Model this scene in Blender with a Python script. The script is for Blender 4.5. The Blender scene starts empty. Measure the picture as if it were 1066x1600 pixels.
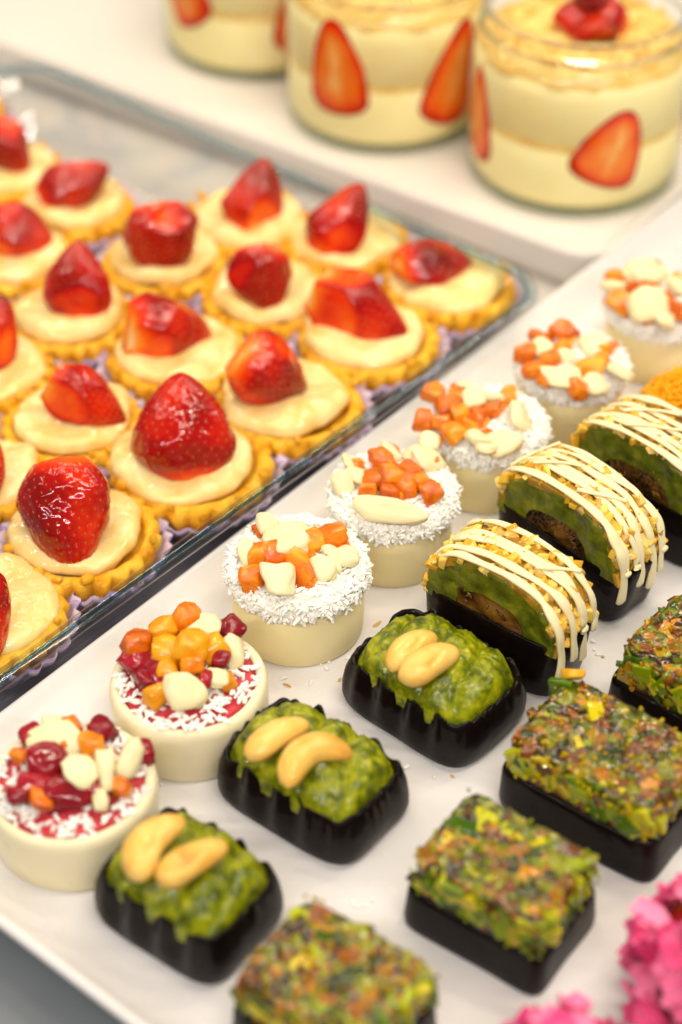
import bpy, bmesh, math, random
import numpy as np
from mathutils import Vector, Matrix, noise

# ------------------------------------------------------------------ camera, light, exposure
SC = bpy.context.scene
COL = SC.collection
U = 0.01                                   # all lengths below are centimetres
FPX, PITCH, CAMH = 2800.0, math.radians(40), 39.5
cam_d = bpy.data.cameras.new("camera")
cam_d.sensor_fit = 'VERTICAL'; cam_d.sensor_height = 36.0
cam_d.lens = 36.0 * FPX / 1600.0
cam_d.clip_start = 0.02; cam_d.clip_end = 20
cam = bpy.data.objects.new("camera", cam_d); COL.objects.link(cam)
cam.location = (0, 0, CAMH * U)
cam.rotation_euler = (math.radians(90) - PITCH, 0, 0)
cam_d.dof.use_dof = True
cam_d.dof.focus_distance = 0.548
cam_d.dof.aperture_fstop = 5.2
SC.camera = cam
SC.render.resolution_x, SC.render.resolution_y = 682, 1024

world = bpy.data.worlds.new("World"); SC.world = world; world.use_nodes = True
world.node_tree.nodes["Background"].inputs[0].default_value = (0.98, 0.96, 0.95, 1)
world.node_tree.nodes["Background"].inputs[1].default_value = 0.24

def area(name, loc, target, sx, sy, power, col):
    d = bpy.data.lights.new(name, 'AREA'); d.shape = 'RECTANGLE'
    d.size, d.size_y = sx * U, sy * U; d.energy = power; d.color = col
    o = bpy.data.objects.new(name, d); COL.objects.link(o)
    o.location = Vector(loc) * U
    o.rotation_euler = (Vector(target) * U - o.location).to_track_quat('-Z', 'Y').to_euler()
    return o
WARM = (1.0, 0.79, 0.52)
area("led_strip_back", (-2, 100, 57), (0, 56, 0), 130, 2.0, 4.6, (1.0, 0.86, 0.66))
area("led_strip_middle", (8, 64, 78), (4, 56, 0), 120, 1.4, 4.0, (1.0, 0.86, 0.68))
area("led_strip_front", (-10, -14, 64), (0, 64, 0), 130, 1.8, 10.5, (1.0, 0.94, 0.87))
area("led_strip_right", (44, 66, 56), (2, 52, 0), 1.4, 80, 1.8, (1.0, 0.86, 0.66))
area("led_strip_left", (-50, 70, 66), (-4, 56, 0), 1.4, 70, 1.6, (1.0, 0.86, 0.66))
area("case_light", (22, 30, 92), (10, 74, 0), 44, 6, 4.8, (1.0, 0.90, 0.72))

SC.view_settings.view_transform = 'Standard'
SC.view_settings.look = 'None'
SC.view_settings.exposure = -0.62
SC.view_settings.gamma = 1.0
SC.cycles.use_denoising = True
SC.cycles.max_bounces = 10
SC.cycles.transparent_max_bounces = 24
SC.cycles.sample_clamp_indirect = 6

_F = np.array([0, math.cos(PITCH), -math.sin(PITCH)])
_Up = np.array([0, math.sin(PITCH), math.cos(PITCH)])
def W(x, y, z=0.0):
    "photograph pixel -> point (cm) on the horizontal plane at height z"
    d = _F + np.array([1, 0, 0]) * (x - 533) / FPX - _Up * (y - 800) / FPX
    t = (z - CAMH) / d[2]
    return Vector((d[0] * t, d[1] * t, z))

# ------------------------------------------------------------------ object helpers
def link(o):
    COL.objects.link(o); return o
def tag(o, label=None, cat=None, group=None, kind=None):
    if label: o['label'] = label
    if cat: o['category'] = cat
    if group: o['group'] = group
    if kind: o['kind'] = kind
    return o
def empty(name, loc, rz=0.0, label=None, cat=None, group=None):
    o = link(bpy.data.objects.new(name, None))
    o.empty_display_size = 0.01
    o.location = Vector(loc) * U; o.rotation_euler = (0, 0, rz)
    return tag(o, label, cat, group)
def mesh(name, V, Fc, mats, fm=None, smooth=True, colors=None):
    me = bpy.data.meshes.new(name)
    me.from_pydata([tuple(c * U for c in v) for v in V], [], Fc)
    for m in (mats if isinstance(mats, (list, tuple)) else [mats]): me.materials.append(m)
    if fm is not None: me.polygons.foreach_set('material_index', fm)
    me.polygons.foreach_set('use_smooth', [smooth] * len(me.polygons))
    if colors is not None:
        a = me.attributes.new('tone', 'FLOAT', 'POINT'); a.data.foreach_set('value', colors)
    me.update(); return me
def part(name, me, parent, M=None, kind=None, label=None):
    o = link(bpy.data.objects.new(name, me)); o.parent = parent
    if M is not None: o.matrix_local = M
    return tag(o, label, None, None, kind)
def P(name, V, Fc, mats, parent=None, **k):
    kind = k.pop('kind', None); label = k.pop('label', None)
    return part(name, mesh(name, V, Fc, mats, **k), parent, None, kind, label)
def local(root, w):
    "world cm point -> local cm of a thing"
    c, s = math.cos(-root.rotation_euler[2]), math.sin(-root.rotation_euler[2])
    d = w - root.location / U
    return Vector((d.x * c - d.y * s, d.x * s + d.y * c, d.z))
def nz(x, y, z, s=1.0, o=0.0):
    return noise.noise(Vector((x * s + o, y * s + o * .7, z * s - o)))
def fbm(x, y, z, s=1.0, o=0.0, n=3):
    v = 0; a = 1
    for i in range(n):
        v += a * nz(x, y, z, s, o + i * 11.3); s *= 2.1; a *= .5
    return v
def loft(loops, cap0=True, cap1=True):
    n = len(loops[0]); V = [tuple(p) for l in loops for p in l]; Fc = []
    for i in range(len(loops) - 1):
        a, b = i * n, (i + 1) * n
        for j in range(n):
            k = (j + 1) % n
            Fc.append((a + j, a + k, b + k, b + j))
    if cap0: Fc.append(tuple(range(n - 1, -1, -1)))
    if cap1:
        m = (len(loops) - 1) * n; Fc.append(tuple(range(m, m + n)))
    return V, Fc
def tube(pts, rad, seg=8, flat=1.0, up=None, thin=1.0):
    pts = [Vector(p) for p in pts]; loops = []
    for i, p in enumerate(pts):
        t = (pts[min(i + 1, len(pts) - 1)] - pts[max(i - 1, 0)]).normalized()
        u = Vector(up) if up is not None else Vector((0, 0, 1))
        a = t.cross(u)
        if a.length < 1e-3: a = t.cross(Vector((0, 1, 0)))
        a.normalize(); b = a.cross(t).normalized()
        r = rad[i] if not isinstance(rad, (int, float)) else rad
        loops.append([p + a * math.cos(2 * math.pi * k / seg) * r * thin + b * math.sin(2 * math.pi * k / seg) * r * flat for k in range(seg)])
    return loft(loops)
class MB:
    def __init__(s): s.V = []; s.F = []; s.M = []; s.C = []
    def add(s, V, Fc, m=0, c=0.0):
        n = len(s.V); s.V += [tuple(v) for v in V]; s.F += [tuple(i + n for i in f) for f in Fc]
        s.M += [m] * len(Fc); s.C += [c] * len(V)
    def build(s, name, mats, parent=None, **k):
        return P(name, s.V, s.F, mats, parent, fm=s.M, colors=s.C, **k)

# ------------------------------------------------------------------ materials
def newmat(name):
    m = bpy.data.materials.new(name); m.use_nodes = True
    nt = m.node_tree
    return m, nt, nt.nodes["Principled BSDF"]
def ramp(nt, stops, src):
    r = nt.nodes.new('ShaderNodeValToRGB'); e = r.color_ramp.elements
    while len(e) < len(stops): e.new(0.5)
    for i, (p, c) in enumerate(stops):
        e[i].position = p; e[i].color = (*c, 1)
    nt.links.new(src, r.inputs[0]); return r.outputs[0]
def noisetex(nt, scale, detail=3, rough=.55, dist=0.0, rnd=True, stretch=None):
    tc = nt.nodes.new('ShaderNodeTexCoord'); src = tc.outputs['Object']
    if stretch:
        mp = nt.nodes.new('ShaderNodeMapping'); mp.inputs['Scale'].default_value = stretch
        nt.links.new(src, mp.inputs[0]); src = mp.outputs[0]
    n = nt.nodes.new('ShaderNodeTexNoise'); n.noise_dimensions = '4D'
    n.inputs['Scale'].default_value = scale * 100; n.inputs['Detail'].default_value = detail
    n.inputs['Roughness'].default_value = rough; n.inputs['Distortion'].default_value = dist
    nt.links.new(src, n.inputs['Vector'])
    if rnd:
        oi = nt.nodes.new('ShaderNodeObjectInfo')
        mu = nt.nodes.new('ShaderNodeMath'); mu.operation = 'MULTIPLY'; mu.inputs[1].default_value = 37.0
        nt.links.new(oi.outputs['Random'], mu.inputs[0]); nt.links.new(mu.outputs[0], n.inputs['W'])
    return n.outputs['Fac']
def bump(nt, fac, strength, dist_cm, prev=None):
    b = nt.nodes.new('ShaderNodeBump'); b.inputs['Strength'].default_value = strength
    b.inputs['Distance'].default_value = dist_cm * U
    nt.links.new(fac, b.inputs['Height'])
    if prev is not None: nt.links.new(prev, b.inputs['Normal'])
    return b.outputs[0]
def mat(name, stops, cscale=1.0, rough=.4, bscale=None, bstr=.5, bdist=.03, sss=0, ssr=(1, .5, .25), sscale=.15,
        coat=0, coatr=.04, coatb=None, coatbd=.05, spec=.22, ior=1.5, mix_random=None, trans=0, sheen=0, dist=0.0, detail=3, rvar=0):
    m, nt, b = newmat(name)
    f = noisetex(nt, cscale, detail, dist=dist)
    if mix_random is not None:
        oi = nt.nodes.new('ShaderNodeObjectInfo')
        mx = nt.nodes.new('ShaderNodeMath'); mx.operation = 'MULTIPLY_ADD'
        mx.inputs[1].default_value = mix_random
        s2 = nt.nodes.new('ShaderNodeMath'); s2.operation = 'MULTIPLY'; s2.inputs[1].default_value = 1 - mix_random
        nt.links.new(f, s2.inputs[0]); nt.links.new(oi.outputs['Random'], mx.inputs[0]); nt.links.new(s2.outputs[0], mx.inputs[2])
        f = mx.outputs[0]
    c = ramp(nt, stops, f); nt.links.new(c, b.inputs['Base Color'])
    b.inputs['Roughness'].default_value = rough; b.inputs['IOR'].default_value = ior
    b.inputs['Specular IOR Level'].default_value = spec
    if rvar:
        rf = noisetex(nt, 1.3, 4); mr = nt.nodes.new('ShaderNodeMapRange')
        mr.inputs['To Min'].default_value = max(.02, rough - rvar); mr.inputs['To Max'].default_value = rough + rvar
        mr.inputs['From Min'].default_value = .3; mr.inputs['From Max'].default_value = .7
        nt.links.new(rf, mr.inputs[0]); nt.links.new(mr.outputs[0], b.inputs['Roughness'])
    if bscale:
        nt.links.new(bump(nt, noisetex(nt, bscale, 4), bstr, bdist), b.inputs['Normal'])
    if sss:
        b.inputs['Subsurface Weight'].default_value = sss
        b.inputs['Subsurface Radius'].default_value = ssr
        b.inputs['Subsurface Scale'].default_value = sscale * U
    if coat:
        b.inputs['Coat Weight'].default_value = coat; b.inputs['Coat Roughness'].default_value = coatr
        if coatb: nt.links.new(bump(nt, noisetex(nt, coatb, 2, dist=.6), 1.0, coatbd), b.inputs['Coat Normal'])
    if trans: b.inputs['Transmission Weight'].default_value = trans
    if sheen: b.inputs['Sheen Weight'].default_value = sheen
    return m
def tonemat(name, stops, **k):
    "colour read from the piece's own 'tone' attribute (pigment that belongs to the piece)"
    m = mat(name, [(0, (1, 1, 1)), (1, (1, 1, 1))], **k)
    nt = m.node_tree; b = nt.nodes["Principled BSDF"]
    at = nt.nodes.new('ShaderNodeAttribute'); at.attribute_name = 'tone'
    n = noisetex(nt, 5, 4)
    ad = nt.nodes.new('ShaderNodeMath'); ad.operation = 'MULTIPLY_ADD'; ad.inputs[1].default_value = .22
    sb = nt.nodes.new('ShaderNodeMath'); sb.operation = 'SUBTRACT'; sb.inputs[1].default_value = .11
    nt.links.new(n, ad.inputs[0]); nt.links.new(at.outputs['Fac'], ad.inputs[2]); nt.links.new(ad.outputs[0], sb.inputs[0])
    nt.links.new(ramp(nt, stops, sb.outputs[0]), b.inputs['Base Color'])
    return m

M_TRAY = mat('white_melamine', [(0, (.70, .67, .655)), (1, (.745, .715, .70))], .4, rough=.24, rvar=.10, bscale=.5, bstr=.12, bdist=.02)
M_JTRAY = mat('white_tray_glaze', [(0, (.78, .735, .68)), (1, (.82, .775, .72))], .3, rough=.28)
M_TABLE = mat('pale_marble', [(0, (.40, .44, .45)), (.42, (.56, .55, .52)), (.5, (.68, .63, .56)), (1, (.72, .67, .60))], .12, rough=.28, dist=2.5, detail=5)
M_WCHOC = mat('ivory_white_chocolate', [(0, (.80, .71, .46)), (1, (.86, .78, .55))], .6, rough=.32, bscale=2, bstr=.2, bdist=.02, sss=.35, ssr=(1, .75, .35), sscale=.25, rvar=.08)
M_WCHOC2 = mat('yellow_white_chocolate', [(0, (.84, .69, .33)), (1, (.90, .78, .45))], .6, rough=.38, bscale=1.6, bstr=.2, bdist=.02, sss=.2, ssr=(1, .7, .25), sscale=.2, rvar=.08, spec=.25)
M_COCO = mat('coconut_shred', [(0, (.90, .88, .80)), (1, (.95, .94, .90))], 2, rough=.7)
M_COCOBED = mat('coconut_bed', [(0, (.86, .81, .66)), (1, (.92, .88, .76))], 4, rough=.7, bscale=6, bstr=.5, bdist=.04)
M_RASP = mat('raspberry_cream', [(.3, (.50, .025, .04)), (.7, (.66, .07, .09))], 3, rough=.4, bscale=6, bstr=.5, bdist=.04, sss=.2, coat=.3)
M_ORANGE = mat('candied_apricot', [(.28, (.46, .060, .001)), (.5, (.76, .17, .002)), (.72, (.90, .38, .014))], 1.1, rough=.5, bscale=3, bstr=.35, bdist=.05, sss=.12, ssr=(1, .4, .03), sscale=.15, coat=1.0, coatr=.02, coatb=1.9, coatbd=.16, mix_random=.2, spec=.03, dist=.8)
M_AMBER = mat('candied_mango', [(.25, (.50, .14, .001)), (.5, (.78, .30, .004)), (.75, (.88, .46, .02))], 1.1, rough=.5, bscale=3, bstr=.35, bdist=.05, sss=.15, ssr=(1, .4, .03), sscale=.15, coat=.9, coatr=.02, coatb=1.6, coatbd=.12, mix_random=.2, spec=.04, dist=.8)
M_BERRY = mat('candied_cherry', [(.15, (.10, .002, .006)), (.6, (.34, .008, .018)), (.9, (.55, .04, .07))], 1.6, rough=.5, bscale=3, bstr=.3, bdist=.05, sss=.1, ssr=(1, .1, .08), sscale=.15, coat=.8, coatr=.03, coatb=1.3, coatbd=.07, mix_random=.35, spec=.05)
M_CREAMBIT = mat('white_chocolate_bit', [(0, (.82, .70, .36)), (1, (.90, .82, .54))], 1.2, rough=.42, bscale=4, bstr=.6, bdist=.05, sss=.2, ssr=(1, .8, .4), sscale=.12, rvar=.1, spec=.35)
M_DCHOC = mat('dark_chocolate', [(0, (.0030, .0012, .0010)), (.6, (.006, .0026, .002)), (1, (.012, .005, .004))], 1.5, rough=.5, bscale=.8, bstr=.8, bdist=.10, rvar=.10, spec=.07, coat=.28, coatr=.09, coatb=.9, coatbd=.07)
M_PASTE = mat('pistachio_paste', [(.25, (.032, .042, .001)), (.42, (.11, .135, .002)), (.56, (.26, .28, .004)), (.74, (.48, .45, .012))], 2.6, rough=.6, bscale=7, bstr=.8, bdist=.05, coat=.7, coatr=.05, coatb=2.6, coatbd=.10, spec=.05)
M_PASTE2 = mat('pistachio_layer', [(.25, (.045, .055, .002)), (.5, (.12, .14, .004)), (.8, (.28, .27, .012))], 2.4, rough=.5, bscale=6, bstr=.9, bdist=.06, coat=.3, coatr=.1)
M_CASHEW = mat('glazed_cashew', [(.2, (.50, .20, .02)), (.36, (.78, .42, .07)), (.55, (.84, .54, .13)), (.8, (.87, .64, .24))], 1.3, rough=.45, bscale=2.4, bstr=.5, bdist=.05, sss=.15, ssr=(1, .6, .2), sscale=.12, coat=.5, coatr=.06, coatb=1.6, coatbd=.09, mix_random=.2, spec=.15)
M_FILL = mat('praline_filling', [(.3, (.035, .014, .003)), (.5, (.16, .065, .008)), (.75, (.30, .15, .02))], 1.0, rough=.45, bscale=3.5, bstr=.8, bdist=.07, coat=.35, coatr=.12)
M_NUTCRUST = mat('golden_nut', [(.1, (.26, .22, .006)), (.28, (.68, .34, .015)), (.55, (.84, .52, .06)), (.75, (.88, .66, .18)), (.95, (.50, .15, .006))], 1.0, rough=.5, bscale=4, bstr=.4, bdist=.03, coat=.4, coatr=.06, mix_random=.75, spec=.1)
M_NUTBED = mat('nut_bed', [(.3, (.24, .13, .008)), (.7, (.58, .30, .02))], 2, rough=.45, bscale=5, bstr=.9, bdist=.08, coat=.3)
M_DRIZZLE = mat('white_drizzle', [(0, (.84, .72, .40)), (1, (.89, .79, .50))], 1, rough=.35, bscale=2, bstr=.15, bdist=.02, sss=.25, ssr=(1, .8, .45), sscale=.12, spec=.35)
PST = [(.05, (.014, .05, .001)), (.20, (.07, .14, .001)), (.36, (.22, .28, .002)), (.54, (.46, .46, .003)), (.66, (.60, .46, .006)), (.76, (.24, .09, .003)), (.84, (.03, .012, .002)), (.95, (.32, .38, .003))]
M_PIST = mat('glazed_pistachio', PST, 1.6, rough=.5, bscale=3, bstr=.4, bdist=.04, coat=.7, coatr=.04, coatb=1.6, coatbd=.05, mix_random=.8, spec=.04)
def binder_mat():
    "chopped nuts set in caramel: cell colours of the nuts, dark glaze between"
    m, nt, b = newmat('caramel_binder')
    tc = nt.nodes.new('ShaderNodeTexCoord')
    wn = nt.nodes.new('ShaderNodeTexNoise'); wn.inputs['Scale'].default_value = 250; nt.links.new(tc.outputs['Object'], wn.inputs['Vector'])
    mxv = nt.nodes.new('ShaderNodeVectorMath'); mxv.operation = 'MULTIPLY_ADD'; mxv.inputs[1].default_value = (.0022,) * 3
    nt.links.new(wn.outputs['Color'], mxv.inputs[0]); nt.links.new(tc.outputs['Object'], mxv.inputs[2])
    v = nt.nodes.new('ShaderNodeTexVoronoi'); v.inputs['Scale'].default_value = 320; nt.links.new(mxv.outputs[0], v.inputs['Vector'])
    sp = nt.nodes.new('ShaderNodeSeparateColor'); nt.links.new(v.outputs['Color'], sp.inputs[0])
    c = ramp(nt, [(.05, (.03, .05, .003)), (.25, (.12, .15, .005)), (.42, (.30, .26, .006)), (.55, (.40, .17, .006)), (.70, (.16, .045, .005)), (.85, (.05, .018, .005)), (1, (.20, .22, .006))], sp.outputs[0])
    d = ramp(nt, [(.0, (1, 1, 1)), (.45, (.8, .8, .8)), (.75, (.10, .05, .03))], v.outputs['Distance'])
    mx = nt.nodes.new('ShaderNodeMix'); mx.data_type = 'RGBA'; mx.blend_type = 'MULTIPLY'; mx.inputs[0].default_value = .8
    nt.links.new(c, mx.inputs[6]); nt.links.new(d, mx.inputs[7]); nt.links.new(mx.outputs[2], b.inputs['Base Color'])
    b.inputs['Roughness'].default_value = .4; b.inputs['Specular IOR Level'].default_value = .06
    inv = nt.nodes.new('ShaderNodeMath'); inv.operation = 'SUBTRACT'; inv.inputs[0].default_value = 1; nt.links.new(v.outputs['Distance'], inv.inputs[1])
    n = bump(nt, inv.outputs[0], .8, .10); nt.links.new(bump(nt, noisetex(nt, 5, 4), .6, .05, n), b.inputs['Normal'])
    b.inputs['Coat Weight'].default_value = .9; b.inputs['Coat Roughness'].default_value = .05
    nt.links.new(bump(nt, noisetex(nt, 1.8, 2, dist=.5), 1, .07), b.inputs['Coat Normal'])
    return m
M_PISTG = mat('amber_glazed_nut', [(.05, (.05, .013, .002)), (.30, (.16, .040, .002)), (.46, (.36, .10, .002)), (.58, (.55, .24, .004)), (.66, (.13, .13, .002)), (.80, (.30, .30, .004)), (.92, (.05, .08, .001))], 2.0, rough=.5, bscale=3, bstr=.4, bdist=.04, coat=1.0, coatr=.03, coatb=1.6, coatbd=.16, mix_random=.6, spec=.04)
M_BINDER = binder_mat()
M_SHELL = mat('tart_crust', [(.22, (.32, .09, .003)), (.42, (.78, .36, .012)), (.75, (.90, .58, .07))], 1.3, rough=.65, bscale=6, bstr=.9, bdist=.08, coat=.25, coatr=.10, spec=.06)
M_CUSTARD = mat('glazed_custard', [(.3, (.80, .51, .13)), (.55, (.87, .68, .28)), (.8, (.91, .79, .46))], .8, rough=.5, bscale=1.5, bstr=.3, bdist=.05, sss=.25, ssr=(1, .6, .2), sscale=.3, coat=1.0, coatr=.02, coatb=1.3, coatbd=.30, spec=.1)
M_STRAW = tonemat('strawberry_flesh', [(0, (.13, .001, .001)), (.28, (.42, .003, .002)), (.48, (.72, .028, .002)), (.72, (.86, .15, .006)), (.88, (.88, .34, .04)), (1, (.88, .60, .28))], rough=.7, bscale=3, bstr=.15, bdist=.02, sss=.06, ssr=(1, .08, .03), sscale=.12, coat=1.0, coatr=.02, coatb=.9, coatbd=.26, spec=.02)
M_SEED = mat('strawberry_seed', [(0, (.26, .12, .012)), (1, (.44, .26, .04))], 3, rough=.5, coat=.5)
M_PAPER = tonemat('lilac_paper', [(0, (.62, .52, .66)), (.8, (.66, .55, .68)), (1, (.38, .20, .55))], rough=.6)
M_PETAL = mat('pink_petal', [(.1, (.66, .012, .14)), (.45, (.86, .12, .30)), (.9, (.92, .34, .50))], 1.5, rough=.5, sss=.2, ssr=(1, .4, .4), sscale=.12, mix_random=.6, bscale=3, bstr=.3, bdist=.03, spec=.1)
M_REDCORE = mat('red_jelly', [(.3, (.20, .004, .006)), (.7, (.45, .02, .015))], 2, rough=.2, coat=.8, bscale=3, bstr=.6, bdist=.08)
M_ANGEL = mat('saffron_strand', [(.2, (.86, .32, .004)), (.8, (.92, .50, .01))], 2, rough=.5, sss=.2, ssr=(1, .5, .05), sscale=.1)
M_JCREAM = mat('vanilla_cream', [(.3, (.90, .79, .36)), (.7, (.93, .84, .44))], .5, rough=.7, bscale=1.2, bstr=.15, bdist=.03, spec=.05)
M_CRUMB = mat('sponge_crumb', [(.3, (.74, .44, .08)), (.7, (.88, .68, .26))], 1.4, rough=.8, bscale=3, bstr=.5, bdist=.06)
M_JSTRAW = tonemat('pressed_strawberry', [(0, (.22, .002, .003)), (.2, (.58, .010, .002)), (.5, (.84, .10, .003)), (.8, (.88, .24, .02)), (1, (.90, .48, .14))], rough=.7, spec=.03)
M_LEAF = mat('green_leaf', [(0, (.03, .09, .01)), (1, (.06, .14, .02))], 2, rough=.4)

def glassmat(name, tint, gloss_rough=.03, edge=(.55, .8, .72), ior=1.45):
    "thin glass wall: clear with Fresnel reflection, tinted at grazing angles by its thickness"
    m, nt, b = newmat(name); nt.nodes.remove(b)
    out = nt.nodes["Material Output"]
    lw = nt.nodes.new('ShaderNodeLayerWeight'); lw.inputs['Blend'].default_value = .35
    c = ramp(nt, [(0, tint), (.75, tint), (1, edge)], lw.outputs['Facing'])
    tr = nt.nodes.new('ShaderNodeBsdfTransparent'); nt.links.new(c, tr.inputs[0])
    gl = nt.nodes.new('ShaderNodeBsdfGlossy'); gl.inputs['Roughness'].default_value = gloss_rough
    l2 = nt.nodes.new('ShaderNodeLayerWeight'); l2.inputs['Blend'].default_value = .5
    pw = nt.nodes.new('ShaderNodeMath'); pw.operation = 'POWER'; pw.inputs[1].default_value = 5; nt.links.new(l2.outputs['Facing'], pw.inputs[0])
    fr = nt.nodes.new('ShaderNodeMath'); fr.operation = 'MULTIPLY_ADD'; fr.inputs[1].default_value = .9; fr.inputs[2].default_value = .045
    nt.links.new(pw.outputs[0], fr.inputs[0])
    mx = nt.nodes.new('ShaderNodeMixShader')
    nt.links.new(fr.outputs[0], mx.inputs[0]); nt.links.new(tr.outputs[0], mx.inputs[1]); nt.links.new(gl.outputs[0], mx.inputs[2])
    nt.links.new(mx.outputs[0], out.inputs['Surface']); return m
M_GLASS = glassmat('clear_jar_glass', (.99, .995, .985), edge=(.86, .90, .87), gloss_rough=.02)
M_DISHGLASS = glassmat('dish_glass_wall', (.93, .94, .95), edge=(.72, .80, .84), gloss_rough=.06)
def solidglass(name, col, rough=.02):
    m, nt, b = newmat(name); b.inputs['Base Color'].default_value = (*col, 1)
    b.inputs['Transmission Weight'].default_value = 1; b.inputs['Roughness'].default_value = rough
    b.inputs['IOR'].default_value = 1.48; return m
M_RIM = glassmat('dish_glass_rim', (.84, .89, .91), gloss_rough=.06, edge=(.46, .62, .70))
M_JARBASE = glassmat('jar_glass_base', (.94, .97, .92), edge=(.70, .80, .66), gloss_rough=.03)
M_JARRIM = solidglass('jar_glass_rim', (.90, .95, .92))
M_ADDED_DARK = mat('added_sheet_dark_grey', [(0, (.22, .205, .24)), (1, (.30, .28, .32))], .5, rough=.4)
M_GREY = mat('flat_grey', [(0, (.17, .185, .20)), (1, (.21, .225, .24))], .5, rough=.38, rvar=.06)

# ------------------------------------------------------------------ small piece library
def chunk(seed, sx, sy, sz, bev=.22, jit=.16, taper=.0, mat_=None, name='piece', segs=2):
    rnd = random.Random(seed); bm = bmesh.new()
    bmesh.ops.create_cube(bm, size=1.0)
    for v in bm.verts:
        for i in range(3): v.co[i] += rnd.uniform(-jit, jit)
        if taper and v.co.z > 0: v.co.x *= 1 - taper; v.co.y *= 1 - taper * .6
    bmesh.ops.bevel(bm, geom=bm.edges[:], offset=bev, segments=segs, affect='EDGES', profile=.55)
    for v in bm.verts:
        v.co = Vector((v.co.x * sx, v.co.y * sy, v.co.z * sz)) * U
    me = bpy.data.meshes.new(name); bm.to_mesh(me); bm.free()
    me.materials.append(mat_); me.polygons.foreach_set('use_smooth', [True] * len(me.polygons))
    return me
def lump(seed, sx, sy, sz, mat_, name, amp=.10, box=.55, fr=2.2, sub=3):
    "soft-cornered irregular piece: ball pulled towards a skewed box, then dented"
    rnd = random.Random(seed); bm = bmesh.new(); bmesh.ops.create_icosphere(bm, subdivisions=sub, radius=1)
    sk = [rnd.uniform(-.22, .22) for _ in range(4)]
    cuts = [(Vector((rnd.uniform(-1, 1), rnd.uniform(-1, 1), rnd.uniform(-1, 1))).normalized(), rnd.uniform(.42, .52)) for _ in range(3)]
    for v in bm.verts:
        c = v.co; m = max(abs(c.x), abs(c.y), abs(c.z)); q = c.lerp(c / m, box) * .5
        q.x += sk[0] * q.y + sk[1] * q.z; q.y += sk[2] * q.z; q.z += sk[3] * q.x
        for n_, d_ in cuts:
            e = q.dot(n_) - d_
            if e > 0: q -= n_ * e * .85
        k = 1 + amp * fbm(q.x, q.y, q.z, fr, seed * 1.7, 2)
        v.co = Vector((q.x * sx * k, q.y * sy * k, q.z * sz * k)) * U
    me = bpy.data.meshes.new(name); bm.to_mesh(me); bm.free()
    me.materials.append(mat_); me.polygons.foreach_set('use_smooth', [True] * len(me.polygons))
    return me
def ico(seed, sx, sy, sz, amp, mat_, name, sub=2, fr=1.3):
    bm = bmesh.new(); bmesh.ops.create_icosphere(bm, subdivisions=sub, radius=.5)
    for v in bm.verts:
        k = 1 + amp * fbm(v.co.x, v.co.y, v.co.z, fr * 2, seed * 3.7)
        v.co = Vector((v.co.x * sx * k, v.co.y * sy * k, v.co.z * sz * k)) * U
    me = bpy.data.meshes.new(name); bm.to_mesh(me); bm.free()
    me.materials.append(mat_); me.polygons.foreach_set('use_smooth', [True] * len(me.polygons))
    return me
def mtx(loc, rx=0, ry=0, rz=0, s=1.0, sv=None):
    sv = sv or (s, s, s)
    return Matrix.Translation(Vector(loc) * U) @ (Matrix.Rotation(rz, 4, 'Z') @ Matrix.Rotation(ry, 4, 'Y') @ Matrix.Rotation(rx, 4, 'X')) @ Matrix.Diagonal((*sv, 1))
RND = random.Random(11)
FRUIT = {k: [lump(10 + i + 50 * n, 1.12, 1.05, .85, m, 'candied_fruit', .14, .86 if n < 2 else .6) for i in range(6)] for n, (k, m) in enumerate((('o', M_ORANGE), ('y', M_AMBER), ('r', M_BERRY)))}
BIT = [lump(200 + i, 1.1, .95, .52, M_CREAMBIT, 'white_chocolate_bit', .24, .42, 1.7) for i in range(7)]
NUT = [chunk(300 + i, 1.05, .8, .62, .14, .2, .15, mat_=M_NUTCRUST, name='nut_piece', segs=2) for i in range(6)]
PISTA = [chunk(400 + i, 1, .72, .5, .07, .24, .15, mat_=M_PIST, name='pistachio_piece', segs=2) for i in range(9)]
PISTG = [chunk(430 + i, 1, .72, .5, .07, .24, .15, mat_=M_PISTG, name='pistachio_piece', segs=2) for i in range(9)]

def sliver(mb, p, d, L, w, t, m=0, bend=0.0, rnd=RND):
    d = Vector(d).normalized(); a = d.cross(Vector((rnd.uniform(-1, 1), rnd.uniform(-1, 1), rnd.uniform(-1, 1))))
    if a.length < 1e-3: a = Vector((1, 0, 0))
    a.normalize(); b = a.cross(d)
    P_ = []
    for s, ww in ((-.5, .5), (0, 1), (.5, .35)):
        c = Vector(p) + d * L * s + b * bend * L * (.25 - s * s)
        for q in ((-1, -1), (1, -1), (1, 1), (-1, 1)):
            P_.append(c + a * q[0] * w * ww * .5 + b * q[1] * t * .5)
    Fc = [(3, 2, 1, 0), (8, 9, 10, 11)]
    for k in (0, 4):
        for j in range(4):
            j2 = (j + 1) % 4; Fc.append((k + j, k + j2, k + 4 + j2, k + 4 + j))
    mb.add(P_, Fc, m)

# ------------------------------------------------------------------ setting
def rrect(hx, hy, r, n=10):
    pts = []
    for cx, cy, a0 in ((hx - r, hy - r, 0), (-hx + r, hy - r, 90), (-hx + r, -hy + r, 180), (hx - r, -hy + r, 270)):
        for i in range(n + 1):
            a = math.radians(a0 + 90 * i / n); pts.append((cx + r * math.cos(a), cy + r * math.sin(a)))
    return pts
TABLE_Z = -1.3
tb = P('table_top', [(-160, -60, TABLE_Z), (160, -60, TABLE_Z), (160, 260, TABLE_Z), (-160, 260, TABLE_Z)], [(0, 1, 2, 3)], M_TABLE, smooth=False)
tag(tb, kind='structure')

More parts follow.
